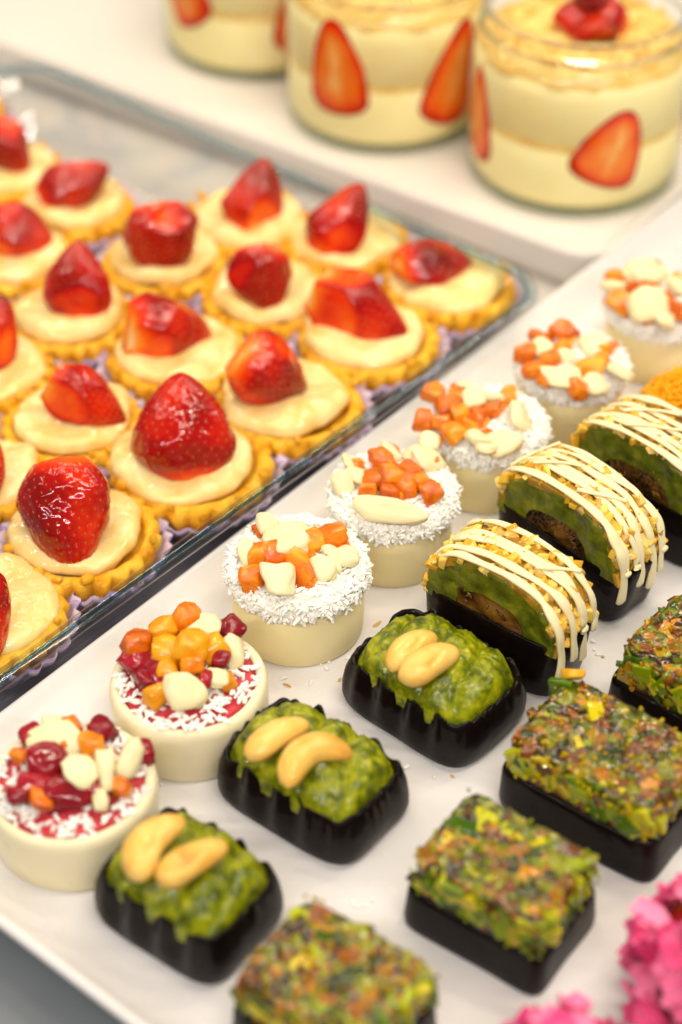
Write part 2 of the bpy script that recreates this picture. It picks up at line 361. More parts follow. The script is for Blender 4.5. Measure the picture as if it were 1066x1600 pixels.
def tray_mesh(hx, hy, r, prof, mat_, name):
    loops = []
    for off, z in prof:
        loops.append([(x, y, z) for x, y in rrect(hx + off, hy + off, max(r + off, .3))])
    V, Fc = loft(loops, True, True)
    return mesh(name, V, Fc, mat_)
def arcp(cx, cz, r, a0, a1, n):
    return [(cx + r * math.cos(math.radians(a0 + (a1 - a0) * i / n)), cz + r * math.sin(math.radians(a0 + (a1 - a0) * i / n))) for i in range(n + 1)]
AXB = math.radians(-39.2)                       # tray axis running down-right in the photo
# pastry tray: local x along B (down-right), local y along A (up-right)
bx = Vector((math.cos(AXB), math.sin(AXB), 0)); ay = Vector((-math.sin(AXB), math.cos(AXB), 0))
LX, LY = 34.0, 44.0
E1 = W(40, 1380, 0)        # on inner floor edge of the near side
E2 = W(155, 1118, 0)       # on inner floor edge of the left side
# corner = point on near edge line (along bx) and left edge line (along ay)
u2 = (E2 - E1).dot(bx)
corner = E1 + bx * u2
tc = corner + bx * (LX / 2) + ay * (LY / 2)
prof = [(-.5, 0), (-.1, 0), (.15, .03), (.4, .10), (.7, .24), (1.0, .42), (1.35, .66)] + arcp(1.62, .72, .17, 125, -40, 7) + [(1.60, .40), (1.0, -.8), (.6, -1.18), (.4, -1.28)]
prof = prof[::-1]
me = tray_mesh(LX / 2, LY / 2, 1.3, prof, M_TRAY, 'tray')
pt = empty('pastry_tray', (tc.x, tc.y, 0), AXB, 'glossy white melamine tray carrying the rows of coated cakes, chocolates and nut squares', 'tray')
part('tray_body', me, pt)

mb = MB(); rnd = random.Random(77)
for px_, py_, n_ in [(505, 1035, 9), (590, 1000, 3), (250, 1210, 6), (700, 1230, 4), (880, 1105, 8), (640, 1400, 4), (350, 1360, 6), (760, 830, 6), (610, 1215, 3), (560, 1420, 4), (900, 720, 4), (930, 1010, 5), (455, 1075, 4), (860, 1090, 5)]:
    w0 = W(px_, py_, 0)
    for k in range(n_):
        sliver(mb, (w0.x + rnd.gauss(0, .35) - tc.x, w0.y + rnd.gauss(0, .35) - tc.y, .04), (rnd.uniform(-1, 1), rnd.uniform(-1, 1), rnd.uniform(-.1, .25)), rnd.uniform(.08, .34), rnd.uniform(.05, .13), .05, bend=rnd.uniform(-.4, .4), m=0 if rnd.random() < .75 else 1, rnd=rnd)
fo = part('fallen_flakes', mesh('fallen_flakes', mb.V, mb.F, [M_COCO, M_NUTCRUST], mb.M, False), pt, Matrix.Rotation(-AXB, 4, 'Z'), 'stuff')

u0, v0 = tc - bx * 80 - ay * (LY / 2 + .5), tc + bx * 60 - ay * (LY / 2 + .5)
zl = TABLE_Z + .03
led = P('grey_sheet', [(u0.x, u0.y, zl), (u0.x - ay.x * 60, u0.y - ay.y * 60, zl), (v0.x - ay.x * 60, v0.y - ay.y * 60, zl), (v0.x, v0.y, zl)], [(0, 1, 2, 3)], M_GREY, smooth=False)  # plain grey sheet over the table, in front of the tray's near side
tag(led, kind='structure')
# jar tray
j1 = W(928, 432, 0); AJ = math.radians(-36.5)
jb = Vector((math.cos(AJ), math.sin(AJ), 0)); ja = Vector((-math.sin(AJ), math.cos(AJ), 0))
JX, JY = 62.0, 46.0
jtc = j1 - jb * (JX / 2) + ja * (JY / 2)
JZ = .55
prof = [(-1.0, JZ), (-.6, JZ), (-.35, JZ + .05), (-.18, JZ + .2), (-.08, JZ + .26), (.04, JZ + .24), (.1, JZ + .12), (.06, JZ - .2), (-.25, JZ - 1.2), (-.4, TABLE_Z + .08), (-.6, TABLE_Z + .02)][::-1]
me = tray_mesh(JX / 2, JY / 2, 1.6, prof, M_JTRAY, 'tray')
jt = empty('serving_tray', (jtc.x, jtc.y, 0), AJ, 'plain white raised tray at the back holding the glass dessert jars', 'tray')
part('tray_body', me, jt)

# glass dish
RIMZ = 2.1
d1, d2 = W(0, 1068, RIMZ), W(790, 500, RIMZ)
AD = math.atan2((d2 - d1).y, (d2 - d1).x) - math.radians(90)
dbx = Vector((math.cos(AD), math.sin(AD), 0)); day = Vector((-math.sin(AD), math.cos(AD), 0))
dcor = W(866, 446, RIMZ)
DX, DY = 30.0, 42.0
off = (d1 - dcor).dot(dbx)
dcen = dcor + dbx * (off - DX / 2) - day * (DY / 2)
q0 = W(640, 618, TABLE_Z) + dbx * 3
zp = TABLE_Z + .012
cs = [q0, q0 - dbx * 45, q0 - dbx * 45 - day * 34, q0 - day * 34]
cp = P('added_dark_sheet', [(c.x, c.y, zp) for c in cs], [(0, 1, 2, 3)], M_ADDED_DARK, smooth=False); tag(cp, kind='structure')  # dark sheet added under the dish to darken the gaps between the tarts
dish = empty('glass_dish', (dcen.x, dcen.y, 0), AD, 'clear glass baking dish with bluish rim holding the strawberry tarts', 'dish')
DZ = TABLE_Z + .35
loops = []
for o_, z in [(-2.4, DZ), (-2.1, DZ), (-1.8, DZ + .15), (-1.65, DZ + .5), (-1.1, .95), (-.45, RIMZ - .4), (-.25, RIMZ - .15)]:
    loops.append([(x, y, z) for x, y in rrect(DX / 2 + o_, DY / 2 + o_, 2.1 + o_ * .5)])
V, Fc = loft(loops, True, False); P('glass_wall', V, Fc, M_DISHGLASS, dish)
loops = []
for o_, z in [(-2.1, TABLE_Z + .05), (-1.7, TABLE_Z + .12), (-1.4, TABLE_Z + .5), (-.85, .95), (-.15, RIMZ - .4), (.0, RIMZ - .2)]:
    loops.append([(x, y, z) for x, y in rrect(DX / 2 + o_, DY / 2 + o_, 2.1 + o_ * .5)])
V, Fc = loft(loops, False, False); P('glass_outer_wall', V, Fc, M_DISHGLASS, dish)
loops = []
for k in range(13):
    a = 2 * math.pi * k / 12
    loops.append([(x, y, RIMZ + .20 * math.sin(a)) for x, y in rrect(DX / 2 - .08 + .34 * math.cos(a), DY / 2 - .08 + .34 * math.cos(a), 2.1 + .34 * math.cos(a), 14)])
V, Fc = loft(loops, False, False); P('glass_rim', V, Fc, M_RIM, dish)
M_TEAL = glassmat('dish_rim_edge', (.42, .68, .76), gloss_rough=.05, edge=(.35, .60, .70))
loops = []
for k in range(9):
    a = 2 * math.pi * k / 8
    loops.append([(x, y, RIMZ - .02 + .07 * math.sin(a)) for x, y in rrect(DX / 2 - .16 + .06 * math.cos(a), DY / 2 - .16 + .06 * math.cos(a), 2.0 + .06 * math.cos(a), 14)])
V, Fc = loft(loops, False, False); P('rim_edge', V, Fc, M_TEAL, dish)

# ------------------------------------------------------------------ coconut cups
def lathe(prof, n=64, wob=0.0, seed=0.0, wf=1.0):
    loops = []
    for r, z in prof:
        l = []
        for k in range(n):
            a = 2 * math.pi * k / n
            rr = r * (1 + wob * nz(math.cos(a) * wf, math.sin(a) * wf, z * .6, 1, seed)) if wob else r
            l.append((rr * math.cos(a), rr * math.sin(a), z))
        loops.append(l)
    return loops
def cup(x, yb, wpx, kind, label, pieces, seed, lift=0.0):
    "x, yb: pixel of the lowest point of the base; wpx: body width in pixels"
    cy = yb - wpx * .335
    base = W(x, cy, 0)
    ppc = FPX / ((CAMH - 1) * FPX * 0 + (Vector((base.x, base.y, 1.0)) - Vector((0, 0, CAMH))).dot(Vector(_F)))
    R = wpx / ppc / 2
    rnd = random.Random(seed)
    c = empty('coated_cake', (base.x, base.y, .004), rnd.uniform(-.3, .3), label, 'small cake', 'round white-coated cakes topped with candied fruit')
    H = (2.1 if kind == 'r' else 2.3)
    if kind == 'r':
        prof_ = [(R * .90, 0), (R * .94, .02), (R * .975, .12), (R, .9), (R * 1.01, H - .3), (R * .985, H - .1), (R * .94, H), (R * .885, H - .02), (R * .86, H - .1), (R * .84, H - .2)]
        V, Fc = loft(lathe(prof_, 72, .02, seed * 3.1)); P('coating', V, Fc, M_WCHOC, c)
        top = []
        for i in range(9):
            f = 1 - i / 9
            top.append((R * .87 * f, H - .11 + .10 * (1 - f) + (.03 if i % 2 else 0)))
        V, Fc = loft(lathe(top, 48, .02, seed)); P('raspberry_top', V, Fc, M_RASP, c)
        mb = MB()
        for k in range(330):
            a = rnd.uniform(0, 2 * math.pi); r = R * .90 * math.sqrt(rnd.uniform(.12, 1.0))
            z = H + rnd.uniform(-.04, .10)
            d = (rnd.uniform(-1, 1), rnd.uniform(-1, 1), rnd.uniform(-.25, .35))
            sliver(mb, (r * math.cos(a), r * math.sin(a), z), d, rnd.uniform(.18, .42), rnd.uniform(.09, .17), rnd.uniform(.05, .08), bend=rnd.uniform(-.5, .5), rnd=rnd)
        mb.build('coconut_flakes', M_COCO, c, kind='stuff', smooth=False)
    else:
        prof_ = [(R * .93, 0), (R * .96, .02), (R * .985, .10), (R, .6), (R * 1.01, H)]
        V, Fc = loft(lathe(prof_, 72, .015, seed * 3.1)); P('coating', V, Fc, M_WCHOC2, c)
        top = [(R * .98, H - .22), (R * 1.02, H - .12), (R * 1.03, H + .05), (R * 1.0, H + .25), (R * .90, H + .38), (R * .75, H + .46), (R * .4, H + .50), (.1, H + .52)]
        V, Fc = loft(lathe(top, 56, .07, seed, 3)); P('coconut_bed', V, Fc, M_COCOBED, c)
        mb = MB()
        for k in range(1700):
            a = rnd.uniform(0, 2 * math.pi); q = rnd.random()
            if q < .55:       # crown side
                t = rnd.random(); z = H - .26 + t * .66; r = R * (1.02 + .025 * math.sin(t * 3.1) - .10 * max(0, t - .7) / .3) + rnd.uniform(-.03, .05)
                out = rnd.uniform(-.25, .35)
                d = (math.cos(a) * out + rnd.uniform(-.7, .7), math.sin(a) * out + rnd.uniform(-.7, .7), rnd.uniform(-1, .8))
                if z < H - .12 and rnd.random() < .45: continue
            else:
                r = R * 1.05 * math.sqrt(rnd.random()); z = H + .38 + .12 * (1 - (r / R) ** 2) + rnd.uniform(0, .12)
                if r > R * .9: z -= .12
                d = (rnd.uniform(-1, 1), rnd.uniform(-1, 1), rnd.uniform(-.3, .5))
            sliver(mb, (r * math.cos(a), r * math.sin(a), z), d, rnd.choice((.18, .26, .34, .46)), rnd.uniform(.07, .15), rnd.uniform(.05, .09), bend=rnd.uniform(-.6, .6), rnd=rnd)
        mb.build('coconut_flakes', M_COCO, c, kind='stuff', smooth=False)
    zt = H + (.38 if kind == 'r' else .75)
    allp = [q for q in pieces if q[0] != 'b']
    fill = [(rnd.choice(allp)[0], q[1] + rnd.uniform(-16, 16), q[2] + rnd.uniform(-10, 14), q[3] * rnd.uniform(.5, .8), 1.0, rnd.uniform(0, 3), -.18) for q in rnd.sample(pieces, min(9, len(pieces)))]
    for it in list(pieces) + fill:
        ty, px, py, s = it[0], it[1], it[2], it[3]
        asp = it[4] if len(it) > 4 else 1.0; rot = it[5] if len(it) > 5 else rnd.uniform(0, 3.1)
        up = it[6] if len(it) > 6 else 0.0
        w = local(c, W(px, py, zt + up)); size = s / ppc * .95
        if ty == 'b':
            o = part('white_chocolate_bit', rnd.choice(BIT), c, mtx((w.x, w.y, w.z), rnd.uniform(.3, .9), rnd.uniform(-.3, .3), rot - c.rotation_euler[2], sv=(size * asp, size * 1.1, size * .95)))
        else:
            o = part('candied_fruit', rnd.choice(FRUIT[ty]), c, mtx((w.x, w.y, w.z), rnd.uniform(-.4, .6), rnd.uniform(-.4, .4), rot - c.rotation_euler[2], sv=(size * asp, size, size * .95)))
    return c
cup(122, 1384, 262, 'r', 'ivory coated round cake with dark red candied cherries, nearest the lower left tray rim', [
    ('r', 48, 1147, 36), ('r', 72, 1190, 56, 1.0, .5, .1), ('r', 110, 1236, 62, 1.2, .2, -.1), ('r', 60, 1228, 50, 1.2, .2, -.1), ('r', 28, 1242, 36), ('r', 160, 1140, 40), ('r', 142, 1228, 40),
    ('o', 109, 1135, 34), ('o', 30, 1180, 24), ('o', 187, 1230, 34, .7, 1.2), ('o', 144, 1164, 40), ('o', 62, 1248, 34),
    ('b', 84, 1132, 34), ('b', 88, 1162, 70, 1.2, .4), ('b', 128, 1203, 58, .9, .6, .4), ('b', 167, 1200, 62, .5, .2, .4), ('b', 203, 1186, 64, .55, -.2, .4), ('b', 157, 1250, 34, .7, 0, 0)], 1)
cup(300, 1218, 244, 'r', 'ivory coated round cake with red rim, piled with amber and red candied fruit cubes', [
    ('r', 212, 1032, 42), ('r', 240, 1040, 50), ('r', 258, 1056, 46), ('r', 279, 985, 34), ('r', 346, 1030, 26, 1, 0, .2), ('r', 322, 1060, 26, .7, 0, .2), ('r', 362, 982, 42), ('r', 230, 1060, 34),
    ('o', 212, 1004, 42, 1, .3, .3), ('y', 253, 984, 38, 1.1, .4, .2), ('o', 290, 965, 42, 1, .5, .3), ('y', 262, 1020, 48, .9, .1, .3), ('y', 298, 1008, 48, 1, .1, .6), ('y', 332, 1012, 42, 1, .4, .3), ('y', 244, 1084, 40, .7, -.8), ('o', 300, 1034, 36, 1, .1, .4), ('y', 262, 1048, 40, .8, 0, .1),
    ('b', 290, 1080, 58, .95, .1, .2), ('b', 320, 978, 46, 1.1, .2, .2), ('b', 338, 1060, 40, .9), ('b', 366, 1018, 56, .55, .1), ('b', 235, 990, 30)], 2)
cup(467, 1043, 206, 'w', 'coconut topped round cake with glossy orange strips, right behind the red-rimmed cakes', [
    ('o', 401, 866, 34, .95, .1, 0), ('o', 397, 905, 38, .9, .1, -.2), ('o', 437, 865, 40, 1.1, .2, -.1), ('o', 476, 905, 40, .8, -.1, -.2), ('o', 470, 878, 34, 1.2, -.4), ('o', 491, 846, 36, 1.0, .4), ('o', 520, 836, 38, 1.0, .2, .1),
    ('b', 437, 903, 56, .95, 0, .15), ('b', 447, 843, 56, 1.2, .1, .2), ('b', 418, 818, 36, .8, .1, .2), ('b', 388, 862, 44, .7, .1), ('b', 474, 834, 38), ('b', 505, 888, 46, .7, .2), ('b', 541, 868, 40, .9), ('b', 520, 862, 34), ('b', 520, 882, 30, .8, .2)], 3)
cup(612, 922, 186, 'w', 'coconut topped round cake with orange heap and one long ivory chunk across its front', [
    ('o', 598, 722, 38), ('o', 586, 750, 36), ('o', 634, 760, 38), ('o', 675, 770, 34, .9), ('o', 613, 745, 38, 1, .3, .2), ('o', 655, 752, 32), ('o', 610, 768, 32), ('o', 575, 765, 28), ('o', 640, 735, 32),
    ('b', 610, 798, 40, 2.3, -.12, .1), ('b', 668, 718, 46, 1.2), ('b', 610, 705, 36), ('b', 556, 742, 38, .8), ('b', 535, 755, 38, .8), ('b', 650, 712, 34), ('b', 545, 722, 30)], 4)
cup(757, 810, 172, 'w', 'coconut topped round cake with many small orange cubes, beside the middle of the glass dish', [
    ('o', 678, 612, 34), ('o', 700, 636, 34), ('o', 662, 658, 30), ('o', 708, 676, 34), ('o', 746, 652, 32), ('o', 768, 642, 28), ('o', 792, 620, 28), ('o', 720, 648, 32), ('o', 735, 668, 30), ('o', 690, 660, 30), ('o', 715, 620, 26),
    ('b', 740, 622, 38, 1, .2, .2), ('b', 773, 622, 34), ('b', 812, 652, 50, 1.1), ('b', 785, 692, 42, 1.2), ('b', 748, 684, 44, 1.2), ('b', 670, 690, 34), ('b', 725, 602, 26), ('b', 760, 700, 32)], 5)
cup(885, 710, 162, 'w', 'coconut topped round cake with orange and yellow fruit, a chunk jutting off its right side', [
    ('o', 840, 528, 26), ('o', 820, 552, 32), ('o', 883, 520, 36), ('o', 834, 578, 30), ('o', 938, 562, 26), ('o', 903, 608, 34, .8), ('o', 858, 560, 28), ('o', 880, 545, 26), ('o', 855, 592, 26), ('y', 920, 575, 34, 1.3, -.2),
    ('b', 848, 542, 34, .8, 0, .2), ('b', 928, 540, 42), ('b', 884, 556, 26), ('b', 880, 588, 40, 1.5, -.1, .2), ('b', 970, 582, 32, 1.4), ('b', 930, 602, 40)], 6)
cup(1020, 612, 158, 'w', 'coconut topped round cake nearest the jar tray corner, heaped with pale chunks', [
    ('o', 963, 432, 26), ('o', 972, 474, 36), ('o', 1012, 452, 34), ('o', 1062, 486, 36), ('o', 990, 450, 26), ('o', 1040, 470, 26),
    ('b', 958, 448, 42), ('b', 1012, 424, 44, 1.2, .3, .2), ('b', 1012, 478, 58, 1.1, .2, .2), ('b', 1060, 446, 40), ('b', 985, 430, 32), ('b', 1040, 500, 34)], 7)

# ------------------------------------------------------------------ cashew chocolates
def superloop(hx, hy, z, n=96, e=3.6, fl=0.0, seed=0, jag=0.0):
    l = []
    for k in range(n):
        a = 2 * math.pi * k / n; c, s = math.cos(a), math.sin(a)
        rr = (abs(c) ** e + abs(s) ** e) ** (-1 / e)
        x, y = rr * c * hx, rr * s * hy
        side = min(1, max(0, (abs(s) * hy * rr / hy - .75) / .25)) * min(1, max(0, (hx * .9 - abs(x)) / .5))
        rip = fl * side * (.5 + .5 * math.sin(x * 6.283 / 1.05 + seed))
        k2 = 1 - rip
        wv = 1 + .03 * nz(c * 1.5, s * 1.5, z * .5, 1, seed * 5.1)
        l.append((x * wv, y * k2 * wv, z + jag * abs(nz(c * 4, s * 4, 0, 1.3, seed * 9.7)) + jag * .45 * side * (.5 - .5 * math.sin(x * 6.283 / 1.05 + seed)) ** 3))
    return l
CASH = 'dark chocolates with pistachio paste and cashews'
def curve3(a, b, c, n):
    out = []
    m = b * 2 - (a + c) * .5
    for i in range(n):
        t = i / (n - 1); out.append(a * (1 - t) ** 2 + m * 2 * t * (1 - t) + c * t * t)
    return out
def cashew_choc(corner_l, corner_f, corner_r, label, nuts, seed, h=1.65):
    a, b, c = W(*corner_l), W(*corner_f), W(*corner_r)
    hx, hy = (b - a).length / 2 * 1.08, (c - b).length / 2 * 1.12
    ctr = (a + c) / 2; rz = math.atan2((b - a).y, (b - a).x)
    t = empty('cashew_chocolate', (ctr.x, ctr.y, .004), rz, label, 'chocolate', CASH)
    L = []
    for z, s, fl, e, jg in [(0, .91, 0, 5.2, 0), (.05, .95, .0, 5.2, 0), (.18, .99, .02, 5.2, 0), (.42, 1.02, .04, 5, 0), (.8, 1.02, .08, 5, 0), (h - .4, .995, .12, 5, .05), (h - .15, .96, .12, 4.8, .22), (h, .935, .12, 4.8, .36), (h + .05, .91, .11, 4.8, .38), (h - .02, .88, .10, 4.8, .28), (h - .3, .84, .05, 4.8, 0), (h - .45, .78, 0, 4.8, 0)]:
        L.append(superloop(hx * s, hy * s, z, 168, e, fl, seed, jg))
    V, Fc = loft(L); P('chocolate_shell', V, Fc, M_DCHOC, t)
    # paste mound
    nx, ny = 110, 76; V = []; Fc = []
    for i in range(nx + 1):
        for j in range(ny + 1):
            u, v = i / nx * 2 - 1, j / ny * 2 - 1
            x = u * hx * .885; y = v * hy * .885
            ed = (1 - abs(u) ** 4) * (1 - abs(v) ** 4)
            # squash square to superellipse
            k = (abs(u) ** 4.8 + abs(v) ** 4.8) ** (1 / 4.8) if (u or v) else 1; m_ = max(abs(u), abs(v))
            if k > 0: x *= m_ / k; y *= m_ / k
            ridge = .30 * abs(math.sin((x * .95 + y * .30 + .45 * fbm(x, y, 0, .5, seed)) * 2.5)) ** .6 - .08
            z = h - .30 + 1.02 * max(0, ed) ** .40 * (1 - .22 * v * v - .12 * u * u) + (ridge + .09 * fbm(x, y, 0, .9, seed * 2 + 3, 3) + .08 * abs(fbm(x, y, 0, 3.2, seed + 9, 3)) + .035 * nz(x, y, 0, 9, seed)) * min(1, ed * 3)
            V.append((x, y, z))
    for i in range(nx):
        for j in range(ny):
            q = i * (ny + 1) + j; Fc.append((q, q + ny + 1, q + ny + 2, q + 1))
    P('pistachio_paste', V, Fc, M_PASTE, t)
    for (p0, p1, p2, r, z0) in nuts:
        pa, pb, pc = (local(t, W(*p0, z0)), local(t, W(*p1, z0 + .15)), local(t, W(*p2, z0)))
        pts = curve3(pa, pb, pc, 22); rad = []
        for i in range(22):
            q = i / 21; rad.append(r * (max(0, 1 - abs(2 * q - 1) ** 2.6) ** .5) * (1.08 - .2 * q) + .02)
        V, Fc = tube(pts, rad, 36, .82)
        g0 = (math.radians(118), math.radians(62))[int(seed * 10 + len(pts)) % 2]; V2 = []
        for vi, v in enumerate(V):
            i_, k_ = divmod(vi, 36); an = 2 * math.pi * k_ / 36; c0 = pts[i_]
            dd = 1 - .20 * math.exp(-((an - g0 - .25 * math.sin(i_ * .5)) / .13) ** 2) * math.sin(math.pi * min(1, i_ / 21)) ** .5
            q_ = c0 + (Vector(v) - c0) * dd
            V2.append(q_ + Vector((.6, 1, .8)) * (.05 * nz(q_.x, q_.y, q_.z, 1.3, seed) + .015 * nz(q_.x, q_.y, q_.z, 5, seed)))
        V = V2
        P('cashew', V, Fc, M_CASHEW, t)
    return t
cashew_choc((142, 1425), (322, 1545), (455, 1432), 'dark chocolate with pistachio paste and two upright cashews, nearest the lower left rim', [
    ((225, 1378), (228, 1318), (292, 1283), .50, 2.9), ((252, 1384), (292, 1348), (356, 1322), .46, 2.9)], 1.3)
cashew_choc((333, 1240), (532, 1362), (645, 1262), 'dark chocolate with pistachio paste, its two curved cashews lying apart', [
    ((390, 1188), (428, 1150), (482, 1133), .42, 2.7), ((450, 1232), (482, 1172), (552, 1182), .46, 2.8)], 4.2)
cashew_choc((535, 1095), (715, 1213), (822, 1115), 'dark chocolate with pistachio paste, two cashews pressed side by side at its far end', [
    ((612, 1050), (640, 1010), (684, 997), .42, 2.6), ((632, 1070), (668, 1036), (716, 1018), .50, 2.75)], 7.7)

# ------------------------------------------------------------------ arched drizzled chocolates
ARCH = 'arched chocolates with nut crust and white drizzle'
def arch_choc(a_px, b_px, label, seed, T=2.1, chocH=2.15, archH=2.1, lines=5):
    a, b = W(*a_px), W(*b_px)
    hx = (b - a).length / 2; rz = math.atan2((b - a).y, (b - a).x)
    ctr = (a + b) / 2; n = Vector((-math.sin(rz), math.cos(rz), 0)); ctr = ctr + n * (T / 2)
    t = empty('arched_chocolate', (ctr.x, ctr.y, .004), rz, label, 'chocolate', ARCH)
    rnd = random.Random(seed)
    # chocolate base: rounded boat, upper edge dipping in the middle
    L = []
    for z, s, sy in [(0, .88, .90), (.05, .93, .96), (.22, .97, 1.0), (.7, 1.01, 1.02), (1.3, 1.04, 1.01), (chocH - .3, 1.06, .99), (chocH, 1.06, .98), (chocH + .05, 1.04, .95), (chocH, 1.0, .88), (chocH - .3, .9, .8)]:
        L.append(superloop(hx * s, T / 2 * sy + .12, z, 120, 5, 0, seed))
    V, Fc = loft(L); P('chocolate_base', V, Fc, M_DCHOC, t)
    z0 = chocH - .25
    def arch_pt(u, y, k=1.0):
        "u 0..pi from the left end to the right end"
        return Vector((-hx * k * math.copysign(abs(math.cos(u)) ** .80, math.cos(u)), y, z0 + archH * k * max(0, math.sin(u)) ** .70))
    def slab(name, k0, k1, y0, y1, m, amp, sd):
        ns, nr = 48, 8; V = []; Fc = []
        grid = []
        path = []
        for r in range(nr + 1): path.append((k0 + (k1 - k0) * r / nr, y0))
        for r in range(1, 7): path.append((k1, y0 + (y1 - y0) * r / 6))
        for r in range(1, nr + 1): path.append((k1 + (k0 - k1) * r / nr, y1))
        for i in range(ns + 1):
            u = math.pi * i / ns; row = []
            for k, y in path:
                p = arch_pt(u, y, max(k, .02)); dn = fbm(p.x, p.y, p.z, 1.1, sd, 4) * amp
                row.append(p + Vector((0, (-1 if y == y0 else 1 if y == y1 else 0) * dn, dn * .5)))
            grid.append(row)
        m_ = len(path); V = [p for r in grid for p in r]
        for i in range(ns):
            for j in range(m_ - 1):
                q = i * m_ + j; Fc.append((q, q + 1, q + m_ + 1, q + m_))
        P(name, V, Fc, m, t)
    slab('praline_filling', 0, .55, -T / 2 + .16, T / 2 - .16, M_FILL, .26, seed)
    slab('pistachio_layer', .50, .95, -T / 2 + .02, T / 2 - .02, M_PASTE2, .14, seed + 3)
    slab('nut_bed', .87, .99, -T / 2 + .06, T / 2 - .06, M_NUTBED, .12, seed + 5)
    for k in range(290):
        u = rnd.uniform(.03, math.pi - .03); y = rnd.uniform(-T / 2 - .02, T / 2 + .02)
        p = arch_pt(u, y, rnd.uniform(.95, .995)) ; s = rnd.choice((.18, .24, .32, .42))
        part('nut_piece', rnd.choice(NUT), t, mtx(p, rnd.uniform(0, 6), rnd.uniform(0, 6), rnd.uniform(0, 6), s))
    # praline flakes on the cut face
    mb = MB()
    for k in range(8 if seed == 1 else 90):
        u = rnd.uniform(.3, math.pi - .3); kk = rnd.uniform(.25, .6)
        p = arch_pt(u, -T / 2 + .12, kk)
        sliver(mb, p, (rnd.uniform(-1, 1), rnd.uniform(-.3, .1), rnd.uniform(-1, 1)), rnd.uniform(.15, .45), .12, .04, rnd=rnd, bend=.3)
    mb.build('praline_flakes', M_FILL, t, kind='stuff')
    # drizzle: ribbons running lengthwise over the arch and hanging down the right end
    for k in range(lines):
        y0 = -T / 2 - .02 + T * 1.0 * (k + .1) / (lines - .7) + rnd.uniform(-.12, .12)
        y0 = max(-T / 2 - .06, min(T / 2, y0))
        u0 = rnd.uniform(.3, .9) if k else .75; dropz = rnd.choice((.1, .5, .9, 1.3)) if k else 1.1
        pts = []; rad = []; n = 46; ph = rnd.uniform(0, 6); drift = rnd.uniform(-.30, .45) if k else .05
        r0 = rnd.uniform(.075, .125) if k else .12
        for i in range(n):
            q = i / (n - 1); u = u0 + (math.pi - .12 - u0) * q
            y = y0 + drift * q + .07 * math.sin(q * 4 + ph) + .025 * math.sin(q * 13 + ph)
            p = arch_pt(u, y, 1.04 + .02 * nz(q * 8, y, 0, 1, seed)); p.z += .03
            pts.append(p); rad.append(r0 * (.62 + .8 * abs(nz(q * 6, ph, k, 1, seed)) + .35 * math.sin(q * 9 + ph) ** 2 + .25 * q))
        e = pts[-1]; n2 = 9
        for i in range(1, n2):
            q = i / (n2 - 1)
            pts.append(Vector((e.x + .07 * math.sin(q * 2), e.y + .03 * math.sin(q * 4 + ph), e.z - dropz * q)))
            rad.append(r0 * (1.0 + .55 * q))
        pts.append(pts[-1] + Vector((0, 0, -.08))); rad.append(r0 * .8)
        rad[0] *= .5
        V, Fc = tube(pts, rad, 12, 1.15, up=(0, 1, 0), thin=.55); P('drizzle_line', V, Fc, M_DRIZZLE, t)
    # cross strands
    for k in range(1 if seed == 1 else 3):
        u = rnd.uniform(.5, 2.0); pts = []; rad = []
        ys = rnd.uniform(-T / 2, 0); ln = rnd.uniform(.7, 1.5)
        for i in range(18):
            q = i / 17; p = arch_pt(u + .45 * q, ys + ln * q, 1.07); p.z += .08
            pts.append(p); rad.append(.075 + .02 * math.sin(q * 7))
        V, Fc = tube(pts, rad, 8, 1.0, up=(0, 1, 0), thin=.6); P('drizzle_line', V, Fc, M_DRIZZLE, t)
    return t
arch_choc((658, 992), (862, 1102), 'nearest arched chocolate with white drizzle, brown filling and green layer in full view', 1)
arch_choc((768, 858), (955, 985), 'arched chocolate with thick white drizzle hanging down its right end, between two others', 2, lines=7)
arch_choc((884, 780), (1085, 902), 'arched chocolate with white drizzle, farthest of the three, cut by the right picture edge', 3, lines=6)

